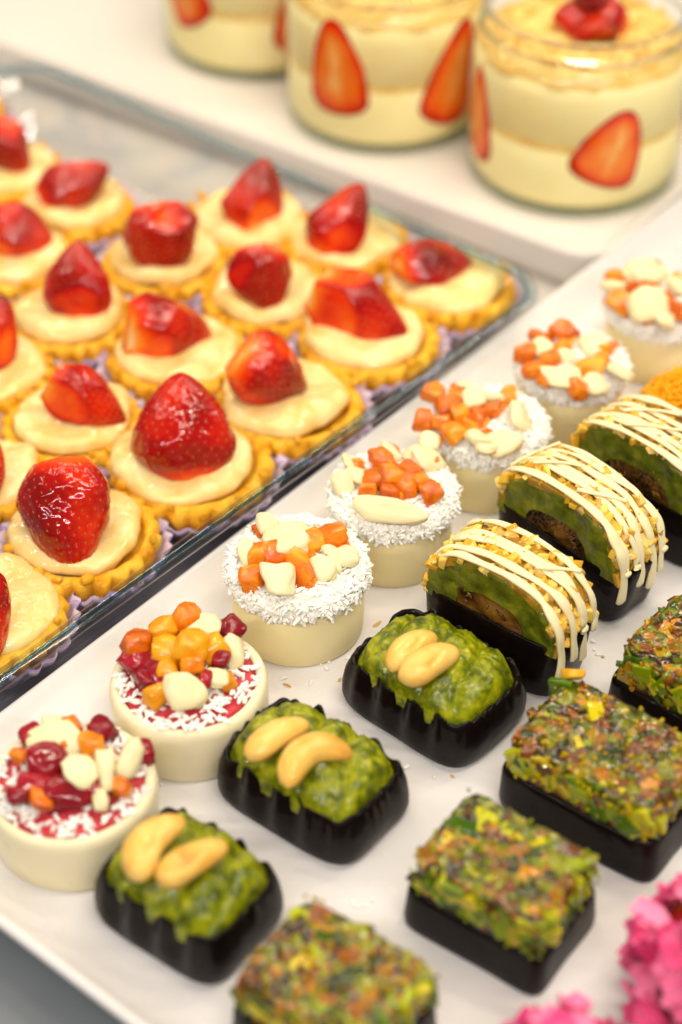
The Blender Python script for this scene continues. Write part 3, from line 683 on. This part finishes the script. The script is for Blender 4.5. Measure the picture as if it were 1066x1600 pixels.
# ------------------------------------------------------------------ pistachio squares
SQ = 'pistachio nut squares on dark chocolate'
def nut_square(l_px, f_px, r_px, label, seed, ch=1.5, nh=1.2, dims=None, orange=False):
    a, b = W(*l_px), W(*f_px); c = W(*r_px)
    hx, hy = (b - a).length / 2, (c - b).length / 2
    if dims: hx, hy = dims[0] / 2, dims[1] / 2
    rz = math.atan2((b - a).y, (b - a).x)
    ux = (b - a).normalized(); uy = Vector((-ux.y, ux.x, 0))
    ctr = a + ux * hx + uy * hy
    t = empty('nut_square', (ctr.x, ctr.y, .004), rz, label, 'nut square', SQ)
    rnd = random.Random(seed)
    L = []
    for z, s in [(0, .97), (.05, 1.0), (.3, 1.01), (ch - .2, .985), (ch - .03, .965), (ch + .03, .93), (ch, .85)]:
        L.append(superloop(hx * s, hy * s, z, 110, 9, 0, seed))
    V, Fc = loft(L); P('chocolate_base', V, Fc, M_DCHOC, t)
    ix, iy = hx * .95, hy * .95
    L = []
    for q in range(15):
        z = ch - .05 + nh * q / 14; k = 1 - (.0 if q < 13 else .015 if q == 13 else .05)
        l = superloop(ix * k * .96, iy * k * .96, z, 200, 8, 0, seed)
        L.append([(x * (1 + .05 * fbm(x, y, z, 1.5, seed, 4)), y * (1 + .05 * fbm(y, z, x, 1.5, seed, 4)), z) for x, y, z in l])
    for k in range(24, 0, -1):
        k = k / 25
        l = superloop(ix * k * .96, iy * k * .96, ch + nh - .03, 200, 8, 0, seed)
        L.append([(x, y, z + .10 * fbm(x, y, 0, 1.5, seed, 4)) for x, y, z in l])
    V, Fc = loft(L); P('caramel_binder', V, Fc, M_BINDER, t)
    n = 0
    for k in range(230):
        q = rnd.random(); s = rnd.choice((.3, .4, .5, .62, .75)) * rnd.uniform(.9, 1.15)
        ex, ey = ix * .96 - s * .38, iy * .96 - s * .38; th = s * rnd.uniform(.4, .8)
        if q < .5:
            x, y, z = rnd.uniform(-ex, ex), rnd.uniform(-ey, ey), ch + nh - .04 - th * .27 + rnd.uniform(-.03, .03)
            m = mtx((x, y, z), rnd.uniform(-.13, .13), rnd.uniform(-.13, .13), rnd.uniform(0, 6), sv=(s, s, th))
        elif q < .77:
            x = rnd.uniform(-ex, ex); y = -iy * .96 + th * .18 + rnd.uniform(-.03, .05); z = ch + rnd.uniform(s * .42, nh - s * .46)
            m = mtx((x, y, z), math.pi / 2 + rnd.uniform(-.2, .2), rnd.uniform(-1.5, 1.5), rnd.uniform(-.15, .15), sv=(s, s, th))
        else:
            y = rnd.uniform(-ey, ey); sg = (1 if rnd.random() < .8 else -1); x = sg * (ix * .96 - th * .18 + rnd.uniform(-.05, .03)); z = ch + rnd.uniform(s * .42, nh - s * .46)
            m = mtx((x, y, z), rnd.uniform(-1.5, 1.5), math.pi / 2 + rnd.uniform(-.2, .2), rnd.uniform(-.15, .15), sv=(s, s, th))
        part('pistachio_piece', rnd.choice(PISTG if q < .5 and rnd.random() < .72 else PISTA), t, m)
    if orange:
        part('nut_piece', NUT[1], t, mtx((-ix * .86, iy * .90, ch + nh + .14), .5, .3, .8, sv=(.55, .42, .62)), None, 'orange crumb of candied nut')
    # crumbs in the glaze
    mb = MB()
    for k in range(160):
        s = rnd.uniform(.06, .13)
        if rnd.random() < .6: p = (rnd.uniform(-ix, ix) * .95, rnd.uniform(-iy, iy) * .95, ch + nh + rnd.uniform(-.05, .06))
        elif rnd.random() < .6: p = (rnd.uniform(-ix, ix), -iy * .97 - rnd.uniform(0, .06), ch + rnd.uniform(0, nh))
        else: p = (ix * .97 + rnd.uniform(0, .06), rnd.uniform(-iy, iy), ch + rnd.uniform(0, nh))
        sliver(mb, p, (rnd.uniform(-1, 1), rnd.uniform(-1, 1), rnd.uniform(-1, 1)), s * 1.4, s, s * .7, rnd=rnd)
    mb.build('nut_crumbs', M_PIST, t, kind='stuff', smooth=False)
    return t
nut_square((352, 1628), (560, 1760), (668, 1628), 'pistachio nut square on dark chocolate, cut off by the bottom edge of the picture', 21, dims=(4.3, 3.5))
nut_square((622, 1442), (840, 1567), (945, 1440), 'whole pistachio nut square on dark chocolate, front one with both chocolate sides in view', 22)
nut_square((768, 1256), (1012, 1390), (1120, 1270), 'pistachio nut square on dark chocolate with an orange crumb standing on its back corner', 23, orange=True)
nut_square((936, 1112), (1150, 1240), (1265, 1120), 'pistachio nut square on dark chocolate at the right edge beside the arched chocolates', 24)

# ------------------------------------------------------------------ pink and yellow sweets
def petal_sweet(x, y, R, label, seed, H=3.6):
    b = W(x, y, 0); t = empty('petal_cake', (b.x, b.y, .004), 0, label, 'small cake', 'cakes covered in pink petals')
    rnd = random.Random(seed)
    V, Fc = loft(lathe([(R * .7, 0), (R * .8, .3), (R * .85, H * .5), (R * .7, H * .8), (R * .35, H * .93), (.05, H * .95)], 40, .12, seed, 2)); P('jelly_core', V, Fc, M_REDCORE, t)
    for k in range(95):
        a = rnd.uniform(0, 6.283); q = rnd.random()
        z = .3 + (H - .3) * q; r = R * (.92 if q < .6 else .92 * math.sqrt(max(0, 1 - ((q - .6) / .42) ** 2)))
        nx_, n_ = 5, 4; W_, L_ = rnd.uniform(.6, 1.0), rnd.uniform(.8, 1.4); V = []; Fc = []
        cu = rnd.uniform(.2, .6)
        for s in (0, 1):
            for i in range(nx_ + 1):
                for j in range(n_ + 1):
                    u, v = i / nx_ * 2 - 1, j / n_
                    w = W_ * .5 * math.sin(math.pi * min(1, .18 + v * .75)) 
                    V.append((u * w, (v - .5) * L_, cu * (u * u) * W_ * .5 + .25 * (v - .5) ** 2 * L_ + s * .05))
        N = (nx_ + 1) * (n_ + 1)
        for i in range(nx_):
            for j in range(n_):
                q0 = i * (n_ + 1) + j
                Fc.append((q0 + 1, q0 + n_ + 2, q0 + n_ + 1, q0)); Fc.append((N + q0, N + q0 + n_ + 1, N + q0 + n_ + 2, N + q0 + 1))
        me = mesh('petal', V, Fc, M_PETAL)
        tilt = math.pi / 2 * (1 - max(0, (q - .5)) * 1.8)
        m = Matrix.Translation(Vector((r * math.cos(a), r * math.sin(a), z)) * U) @ Matrix.Rotation(a + math.pi / 2, 4, 'Z') @ Matrix.Rotation(tilt + rnd.uniform(-.75, .75), 4, 'X') @ Matrix.Rotation(rnd.uniform(-.8, .8), 4, 'Z')
        part('petal', me, t, m)
    return t
petal_sweet(1098, 1570, 2.0, 'pink petal covered cake with a red centre at the lower right edge', 31, 3.5)
petal_sweet(872, 1745, 1.7, 'pink petal covered cake of which only the top shows at the bottom edge', 32, 2.9)
b = W(1082, 712, 0)
yb = empty('strand_cake', (b.x, b.y, .004), 0, 'round cake covered in fine orange-yellow strands at the right edge', 'small cake')
V, Fc = loft(lathe([(1.4, 0), (2.0, .3), (2.2, 1.0), (2.1, 1.8), (1.7, 2.5), (1.0, 3.0), (.3, 3.2), (.05, 3.22)], 40, .05, 2)); P('cake_core', V, Fc, M_ANGEL, yb)
mb = MB(); rnd = random.Random(5)
for k in range(2600):
    a = rnd.uniform(0, 6.283); q = rnd.random(); ph = math.acos(1 - 1.45 * q) if q < 1 else 1
    r = 2.25 * math.sin(min(ph, 1.9)); z = 1.15 + 2.05 * math.cos(ph)
    if z < .1: continue
    d = Vector((rnd.uniform(-1, 1), rnd.uniform(-1, 1), rnd.uniform(-1, 1)))
    sliver(mb, (r * math.cos(a), r * math.sin(a), z + rnd.uniform(-.05, .12)), d, rnd.uniform(.2, .45), .09, .07, bend=rnd.uniform(-1, 1), rnd=rnd)
mb.build('strands', M_ANGEL, yb, kind='stuff')

# ------------------------------------------------------------------ strawberry tarts
def strawberry_mesh(L, Wd, D, seed, cuts=()):
    "local: x = width, y = length towards the tip, +z = rounded side, flat cut at z=0"
    nt_, na = 44, 44; rnd = random.Random(seed)
    seeds = []
    for i in range(13):
        t = .07 + .88 * (i + .5) / 13
        cnt = max(3, int(13 * (.4 + .6 * math.sin(math.pi * min(t * .8 + .15, 1)))))
        for j in range(cnt):
            a = math.pi * (j + (.5 if i % 2 else .0) + rnd.uniform(-.15, .15)) / cnt
            seeds.append((t + rnd.uniform(-.012, .012), a))
    def prof(t):
        f = .62 + .38 * math.sin(min(1, t / .32) * math.pi / 2) if t < .32 else 1.0
        if t >= .32:
            q = (t - .32) / .68; f = (1 - q ** 1.9) ** .62 if q < 1 else 0
            f = f * (1 - .22 * q)
        return f
    def S(t, a, k=1.0):
        r = prof(t) * k
        w = 1 + .16 * nz(math.cos(a), t * 2, math.sin(a), 1.1, seed) + .04 * nz(math.cos(a), t * 3, math.sin(a), 3, seed + 5)
        return Vector((math.cos(a) * r * Wd / 2 * w, (t - .5) * L, math.sin(a) * r * D * w))
    sp = np.array([list(S(t, a)) for t, a in seeds])
    V = []; Fc = []; C = []
    for i in range(nt_ + 1):
        t = i / nt_
        t = 1 - (1 - t) ** 1.25
        for j in range(na + 1):
            a = math.pi * (j / na * 1.16 - .08)
            p = S(t, a)
            d = np.sqrt(((sp - np.array(list(p))) ** 2).sum(1)).min()
            k = 1 - .035 * math.exp(-(d / .075) ** 2) / max(.3, prof(t))
            q = S(t, a, k); cutd = 0
            for n_, d_ in cuts:
                e = q.dot(n_) - d_ * Wd
                if e > 0: q = q - n_ * e * .8; cutd = max(cutd, e)
            V.append(q)
            C.append(.24 + .30 * nz(q.x, q.y, q.z, .7, seed) + (.40 * max(0, 1 - t / .16)) + .10 * math.exp(-(d / .1) ** 2) * (cutd == 0) + min(.34, cutd * 1.3))
    for i in range(nt_):
        for j in range(na):
            q = i * (na + 1) + j; Fc.append((q, q + 1, q + na + 2, q + na + 1))
    n0 = len(V)
    # top (calyx) cap
    V.append(Vector((0, -.5 * L, .35 * D * .5))); C.append(.95)
    for j in range(na): Fc.append((n0, j + 1, j))
    Fc.append((n0, 0, na))
    # flat cut face with pale core
    nn = len(V); m = 9
    for i in range(nt_ + 1):
        t = 1 - (1 - i / nt_) ** 1.25
        p0, p1 = S(t, -.08 * math.pi), S(t, 1.08 * math.pi)
        for j in range(m):
            q = j / (m - 1); p = p0.lerp(p1, q); p.z -= .02 * math.sin(q * math.pi); V.append(p)
            e = abs(2 * q - 1); C.append(.95 - .62 * e ** 2.2 - .25 * t)
    for i in range(nt_):
        for j in range(m - 1):
            q = nn + i * m + j; Fc.append((q, q + m, q + m + 1, q + 1))
    me = mesh('strawberry', V, Fc, M_STRAW, colors=C)
    mb = MB()
    for t, a in seeds:
        if any(S(t, a).dot(n_) > d_ * Wd for n_, d_ in cuts): continue
        c = S(t, a, .985); e = (S(min(t + .03, .99), a, .985) - c).normalized()
        nrm = Vector((math.cos(a), 0, math.sin(a))).normalized(); s_ = e.cross(nrm).normalized()
        l, w, h = .050, .028, .018; VV = []
        for (pu, pv, pn) in ((1, 0, 0), (.4, .9, 0), (-.7, .75, 0), (-1, 0, 0), (-.7, -.75, 0), (.4, -.9, 0), (0, 0, 1), (0, 0, -.6)):
            VV.append(c + e * pu * l + s_ * pv * w + nrm * pn * h)
        ff = [(k, (k + 1) % 6, 6) for k in range(6)] + [((k + 1) % 6, k, 7) for k in range(6)]
        mb.add(VV, ff)
    sm = mesh('seeds', mb.V, mb.F, M_SEED)
    return me, sm
TZ = TABLE_Z + .42           # tarts stand on the dish floor
RIM = 2.05                   # tart rim height above its base
def tart(x, y, Rpx, label, sx, sy, Lpx, Wpx, ang, lam, roll, seed, off=(0, 0), dip=0):
    "x,y pixel of the tart's rim centre; strawberry centre pixel sx,sy, size in px, tip direction ang (deg, image), lean lam, roll"
    top = W(x, y, TZ + RIM); b = Vector((top.x, top.y, TZ))
    depth = (top - Vector((0, 0, CAMH))).dot(Vector(_F)); ppc = FPX / depth
    R = Rpx / ppc; rnd = random.Random(seed)
    t = empty('strawberry_tart', b, rnd.uniform(0, 6), label, 'tart', 'strawberry tarts in paper cups')
    rz = t.rotation_euler[2]
    # paper cup
    n = 168; nf = 28; L = []; C = []
    levels = [(.66, 0.0, .0), (.68, .02, .2), (.80, .45, .6), (.94, .9, .9), (1.08, 1.25, 1.05), (1.15, 1.62, 1.3)]
    for inner in (0, 1):
        lv = levels if not inner else levels[::-1]
        for f, z, am in lv:
            l = []
            for k in range(n):
                a = 2 * math.pi * k / n
                fl = .085 * am * math.cos(a * nf + .6 * math.sin(3 * a + seed)) + .10 * am * nz(math.cos(a) * 2, math.sin(a) * 2, z, 1, seed)
                r = R * f + fl - inner * .02
                l.append((r * math.cos(a), r * math.sin(a), z + .10 * am * nz(math.cos(a) * 3, math.sin(a) * 3, 0, 1, seed + 4) * (z > 1)))
                C.append(1.0 if z > 1.5 and not inner else .35 + (.0 if z < 1 else .15))
            L.append(l)
    V, Fc = loft(L, True, True); P('paper_cup', V, Fc, M_PAPER, t, colors=C)
    # crust
    n = 264; nf = 22; L = []
    for f, z, am in [(.66, .05, .6), (.70, .15, 1.1), (.80, .6, 1.5), (.90, 1.05, 1.8), (.97, 1.4, 1.9), (1.01, 1.68, 1.9), (1.01, 1.85, 1.6), (.98, 1.97, 1.1), (.93, 2.03, .6), (.86, 2.0, .2), (.80, 1.8, 0), (.76, 1.6, 0)]:
        l = []
        for k in range(n):
            a = 2 * math.pi * k / n; c, s = math.cos(a), math.sin(a)
            fl = .135 * am * (abs(math.cos(a * nf / 2)) - .7)
            lump = (.115 * fbm(c * R, s * R, z, 1.9, seed, 4)) * (.35 if z < 1.7 else 1)
            r = R * f + fl + lump * .8
            l.append((r * c, r * s, z + (lump * 1.0 if z > 1.7 else 0)))
        L.append(l)
    V, Fc = loft(L, True, True); P('pastry_crust', V, Fc, M_SHELL, t)
    # custard
    c_, s_ = math.cos(-rz), math.sin(-rz)
    ox, oy = off[0] * c_ - off[1] * s_, off[0] * s_ + off[1] * c_
    L = []; n = 88
    for f, z in [(.80, 1.70), (.87, 1.85), (.90, 2.00), (.90, 2.12), (.88, 2.25), (.83, 2.35), (.75, 2.41), (.66, 2.42), (.56, 2.41), (.46, 2.38), (.32, 2.38), (.15, 2.38), (.02, 2.38)]:
        l = []
        for k in range(n):
            a = 2 * math.pi * k / n; c, s = math.cos(a), math.sin(a)
            r = R * f * (.97 + .09 * nz(c * 1.4, s * 1.4, 0, 1, seed + 8) + .03 * nz(c * 4, s * 4, z, 1, seed + 3))
            zz = z + (.34 * fbm(c * r, s * r, 0, .5, seed + 2, 2) + .05 * fbm(c * r, s * r, 0, 2, seed, 2)) * (1 if f < .9 else .4)
            l.append((r * c + ox, r * s + oy, zz))
        L.append(l)
    V, Fc = loft(L, True, True); P('custard', V, Fc, M_CUSTARD, t)
    # strawberry
    zc = TZ + 2.65 + .32 * (Lpx / ppc) * max(.2, math.sin(math.radians(lam))) * abs(math.sin(math.radians(ang))) + .10
    wc = W(sx, sy, zc); d2 = (wc - Vector((0, 0, CAMH))).dot(Vector(_F)); pp2 = FPX / d2
    lam = math.radians(lam); an = math.radians(ang)
    fs = 1.0
    L_, W_ = Lpx / pp2 * 1.06, Wpx / pp2 * 1.06
    X = Vector((1, 0, 0)); Vv = Vector((0, math.cos(lam), math.sin(lam)))
    Tp = X * math.cos(an) + Vv * math.sin(an); Nn = X.cross(Vv)
    dp = math.radians(dip); Tp, Nn = Tp * math.cos(dp) - Nn * math.sin(dp), Nn * math.cos(dp) + Tp * math.sin(dp)
    Sd = Tp.cross(Nn)
    Mr = Matrix((Sd, Tp, Nn)).transposed().to_4x4() @ Matrix.Rotation(math.radians(roll), 4, 'Y')
    D = W_ * .48
    cuts = []
    if seed > 2:
        sg = -1 if seed in (3, 8, 13, 5) else 1
        cuts.append((Vector((sg * .85, rnd.uniform(-.3, .3), rnd.uniform(.3, .7))).normalized(), rnd.uniform(.36, .42)))
        cuts.append((Vector((-sg * .6, rnd.uniform(-.5, .5), rnd.uniform(.6, 1))).normalized(), rnd.uniform(.41, .45)))
    me, sm = strawberry_mesh(L_, W_, D, seed, cuts)
    inv = Matrix.Rotation(-rz, 4, 'Z') @ Matrix.Translation(-b * U)
    Mw = Matrix.Translation((wc - Nn * D * .45) * U) @ Mr
    so = part('strawberry', me, t, inv @ Mw)
    part('seeds', sm, so, None, 'stuff')
    # syrup crumbs / pastry lumps at the rim
    for k in range(5):
        a = rnd.uniform(0, 6.28); r = R * .97
        part('crust_crumb', rnd.choice(CR), t, mtx((r * math.cos(a), r * math.sin(a), 2.12), rnd.uniform(0, 3), rnd.uniform(0, 3), 0, rnd.uniform(.3, .55)))
    return t
CR = [ico(500 + i, 1, .8, .7, .35, M_SHELL, 'crust_crumb', 2) for i in range(3)]
T_ = tart
T_(128, 832, 118, 'nearest complete strawberry tart, big strawberry half with its tip pointing down', 100, 805, 170, 145, -80, 40, 0, 1, (-.2, .15))
T_(298, 718, 127, 'strawberry tart with a tall cone of strawberry standing tip up beside the dish rim', 283, 668, 155, 158, 92, 62, 0, 2, (-.32, .05))
T_(455, 625, 112, 'strawberry tart with a pale hulled strawberry end facing left, third along the dish edge', 440, 592, 140, 112, -28, 40, 15, 3, (-.25, .1), 42)
T_(577, 522, 108, 'strawberry tart with a dark red sloping strawberry half, fourth along the dish edge', 567, 486, 165, 118, -32, 45, -15, 4, (-.25, .1))
T_(702, 440, 102, 'strawberry tart with a bright orange-red slice in the rounded corner of the dish', 692, 406, 135, 92, 20, 30, -40, 5, (-.1, .1), 25)
T_(-22, 950, 124, 'strawberry tart in the near corner, cut off by the left picture edge', -42, 960, 150, 120, -70, 40, 0, 6, (.1, 0))
T_(112, 655, 108, 'strawberry tart with a low dark strawberry lying toward the back, behind the two nearest tarts', 138, 628, 130, 92, -30, 50, -20, 7, (.05, .15), 10)
T_(278, 548, 108, 'strawberry tart whose strawberry shows a round orange cut end on its left', 282, 520, 150, 112, -5, 50, 10, 8, (0, .1), 38)
T_(418, 458, 100, 'strawberry tart with a squarish glossy strawberry and a glaze drip at its front', 410, 437, 105, 100, -75, 50, -30, 9, (0, .1))
T_(540, 372, 98, 'strawberry tart with a steep peaked strawberry near the back edge of the dish', 536, 342, 120, 92, 60, 58, -35, 10, (0, .1))
T_(-25, 740, 100, 'strawberry tart cut off at the left edge with orange strawberry flesh and swirled glaze', -38, 735, 110, 95, 60, 40, 60, 11)
T_(-15, 578, 98, 'strawberry tart cut off at the left edge with pale custard mound beside its berry', -18, 520, 120, 95, 70, 55, 0, 12)
T_(108, 490, 98, 'strawberry tart with a purplish strawberry half showing an orange strip on its left side', 125, 438, 118, 122, 95, 60, -52, 13, (0, .15))
T_(255, 402, 96, 'strawberry tart with a round purple-red strawberry, its end cut short', 252, 376, 110, 118, -78, 50, 15, 14, (0, .1))
T_(382, 342, 98, 'strawberry tart with yellow crust on its left and an upright red strawberry, back row', 400, 304, 110, 90, 75, 60, -10, 15, (.2, 0))
T_(22, 398, 96, 'strawberry tart near the left edge with a wide glossy red strawberry leaning right', 30, 366, 110, 100, -20, 45, 0, 16)
T_(115, 318, 92, 'strawberry tart with a dark and orange strawberry, in the back row near the upper left', 116, 284, 112, 88, 30, 50, 55, 17, (0, .1))
T_(6, 262, 90, 'strawberry tart at the left edge in the far corner, blurred dark red strawberry', 8, 232, 95, 78, -50, 50, 0, 18)
T_(-85, 170, 88, 'farthest strawberry tart, just outside the left edge of the picture', -52, 160, 100, 80, 60, 50, 0, 19)

# ------------------------------------------------------------------ dessert jars
def jar(x, yb, wpx, label, slices, topping, seed):
    cy = yb - wpx * .215; b = W(x, cy, JZ)
    depth = (Vector((b.x, b.y, JZ + 3.5)) - Vector((0, 0, CAMH))).dot(Vector(_F)); ppc = FPX / depth
    R = wpx / ppc / 2
    t = empty('dessert_jar', (b.x, b.y, JZ + .004), 0, label, 'jar', 'glass jars of strawberry cream dessert')
    H = 5.85
    out = [(.2, .10), (R * .84, .02), (R * .92, .08), (R * .975, .35), (R, .9), (R, H - .5), (R * .985, H), (R * .965, H + .35), (R * .92, H + .6), (R * .89, H + .7), (R * .885, H + .9), (R * .92, H + .98), (R * .92, H + 1.08), (R * .89, H + 1.16), (R * .89, H + 1.65), (R * .91, H + 1.75), (R * .905, H + 1.86)]
    V, Fc = loft(lathe(out, 80), False, False); P('glass_body', V, Fc, M_GLASS, t)
    rr = lathe([(R * .895 + .12 * math.cos(a * math.pi / 6), H + 1.85 + .12 * math.sin(a * math.pi / 6)) for a in range(13)], 80)
    V, Fc = loft(rr, False, False); P('glass_rim', V, Fc, M_JARRIM, t)
    rr = lathe([(R * .925 + .07 * math.cos(a * math.pi / 5), H + 1.02 + .10 * math.sin(a * math.pi / 5)) for a in range(11)], 80)
    V, Fc = loft(rr, False, False); P('glass_thread', V, Fc, M_JARRIM, t)
    bs = lathe([(.1, .01), (R * .84, .012), (R * .91, .07), (R * .955, .28), (R * .93, .36), (R * .85, .30), (.1, .28)], 80)
    V, Fc = loft(bs, True, True); P('glass_base', V, Fc, M_JARBASE, t)
    Ri = R - .16
    V, Fc = loft(lathe([(Ri * .8, .38), (Ri * .93, .45), (Ri * .985, .8), (Ri, 1.4), (Ri, 3.05), (Ri * .97, 3.12)], 72, .004, seed)); P('lower_cream', V, Fc, M_JCREAM, t)
    cr = []
    for z, k in [(3.02, .97), (3.08, .992), (3.22, .998), (3.36, .99), (3.4, .97)]:
        l = []
        for q in range(90):
            a = 2 * math.pi * q / 90; l.append((Ri * k * math.cos(a), Ri * k * math.sin(a), z + .14 * nz(math.cos(a) * 2, math.sin(a) * 2, 0, 1.2, seed)))
        cr.append(l)
    V, Fc = loft(cr); P('crumb_layer', V, Fc, M_CRUMB, t)
    V, Fc = loft(lathe([(Ri * .96, 3.34), (Ri * .998, 3.42), (Ri, 5.3), (Ri * .985, 5.9), (Ri * .9, 6.1)], 72, .004, seed + 1)); P('upper_cream', V, Fc, M_JCREAM, t)
    V, Fc = loft(lathe([(Ri * .975, 5.8), (Ri * .985, 5.95), (Ri * .96, 6.15), (Ri * .90, 6.32), (Ri * .86, 6.42), (Ri * .8, 6.48), (Ri * .5, 6.55), (.05, 6.6)], 72, .03, seed + 2, 5)); P('crumb_topping', V, Fc, M_CRUMB, t)
    rnd = random.Random(seed); mb = MB()
    for k in range(240):
        a = rnd.uniform(0, 6.283); r = Ri * .84 * math.sqrt(rnd.random()); s = rnd.uniform(.12, .35)
        sliver(mb, (r * math.cos(a), r * math.sin(a), 6.54 + rnd.uniform(-.1, .12)), (rnd.uniform(-1, 1), rnd.uniform(-1, 1), rnd.uniform(-1, 1)), s * 1.3, s, s * .8, rnd=rnd)
    mb.build('loose_crumbs', M_CRUMB, t, kind='stuff')
    # strawberry slices pressed against the glass: (screen angle deg, centre z, width, height, tilt)
    for ad, zc, w, h, tilt in slices:
        a0 = math.radians(ad) - math.pi / 2
        na, nr = 40, 7; V = []; C = []; Fc = []
        for lay, rad_ in ((0, R - .035), (1, R - .30)):
            V.append(((rad_) * math.cos(a0), rad_ * math.sin(a0), zc)); C.append(.9)
            for r in range(1, nr + 1):
                for k in range(na):
                    q = 2 * math.pi * k / na; f = r / nr
                    # tear shape: wide rounded base, narrower tip
                    px = math.cos(q) * (1 - .42 * math.sin(q) - .1 * math.cos(2 * q)) * .5 * w * f * (1 + .05 * nz(math.cos(q), math.sin(q), seed, 2, ad))
                    pz = (math.sin(q) * .5 if math.sin(q) > 0 else -.5 * abs(math.sin(q)) ** .6) * h * f
                    rx = px * math.cos(tilt) - pz * math.sin(tilt); rz_ = px * math.sin(tilt) + pz * math.cos(tilt)
                    an = a0 + rx / R
                    rd = rad_ - (.10 * (1 if lay == 0 else -1) if r == nr else 0)
                    V.append((rd * math.cos(an), rd * math.sin(an), zc + rz_)); C.append(.78 - .74 * f ** 3.4 + .22 * nz(px * 3, pz * 1.2, ad, 1, seed) + .18 * math.exp(-(px / .28) ** 2) * (f < .8))
        N = 1 + nr * na
        for lay in (0, 1):
            o_ = lay * N
            for k in range(na):
                k2 = (k + 1) % na
                Fc.append((o_, o_ + 1 + k, o_ + 1 + k2) if lay == 0 else (o_, o_ + 1 + k2, o_ + 1 + k))
                for r in range(nr - 1):
                    a_, b_ = o_ + 1 + r * na, o_ + 1 + (r + 1) * na
                    f_ = (a_ + k, b_ + k, b_ + k2, a_ + k2)
                    Fc.append(f_ if lay == 0 else f_[::-1])
        e = 1 + (nr - 1) * na
        for k in range(na):
            k2 = (k + 1) % na; Fc.append((e + k, N + e + k, N + e + k2, e + k2))
        P('strawberry_slice', V, Fc, M_JSTRAW, t, colors=C)
    if topping:
        me, sm = strawberry_mesh(3.0, 3.0, 1.5, seed + 40)
        o = part('strawberry', me, t, mtx((0, -.2, 6.75), math.radians(18), 0, math.radians(100))); part('seeds', sm, o, None, 'stuff')
        me, sm = strawberry_mesh(2.4, 2.2, 1.1, seed + 41)
        o = part('strawberry', me, t, mtx((.3, -1.2, 6.75), math.radians(40), 0, math.radians(-160))); part('seeds', sm, o, None, 'stuff')
        part('red_berry', ico(3, 1.5, 1.5, 1.4, .03, M_BERRY, 'red_berry', 3), t, mtx((.1, -.5, 8.2)))
        for k in range(3):
            V, Fc = tube([(-.9 + k * .7, -1.7, 6.65), (-.6 + k * .7, -1.9, 6.8), (-.2 + k * .7, -2.0, 6.7)], [.03, .22, .03], 8, .25)
            P('leaf', V, Fc, M_LEAF, t)
    return t
jar(893, 336, 342, 'front glass jar of strawberry cream with its open threaded neck in view', [(13, 3.3, 3.1, 3.5, -.35), (-71, 3.4, 1.9, 4.2, .1), (88, 3.2, 2.2, 3.4, 0)], True, 1)
jar(603, 242, 322, 'middle glass jar of strawberry cream with one tall orange-red slice facing the front', [(-31, 4.0, 3.0, 4.4, .1), (40, 3.6, 2.8, 4.8, -.3), (-100, 3.2, 2.2, 3.6, 0)], True, 2)
jar(406, 131, 304, 'farthest glass jar of strawberry cream, cut off by the top edge of the picture', [(-50, 4.3, 2.8, 4.2, .5), (28, 3.6, 2.3, 4.4, -.2), (100, 3.2, 2.2, 3.6, 0)], True, 3)
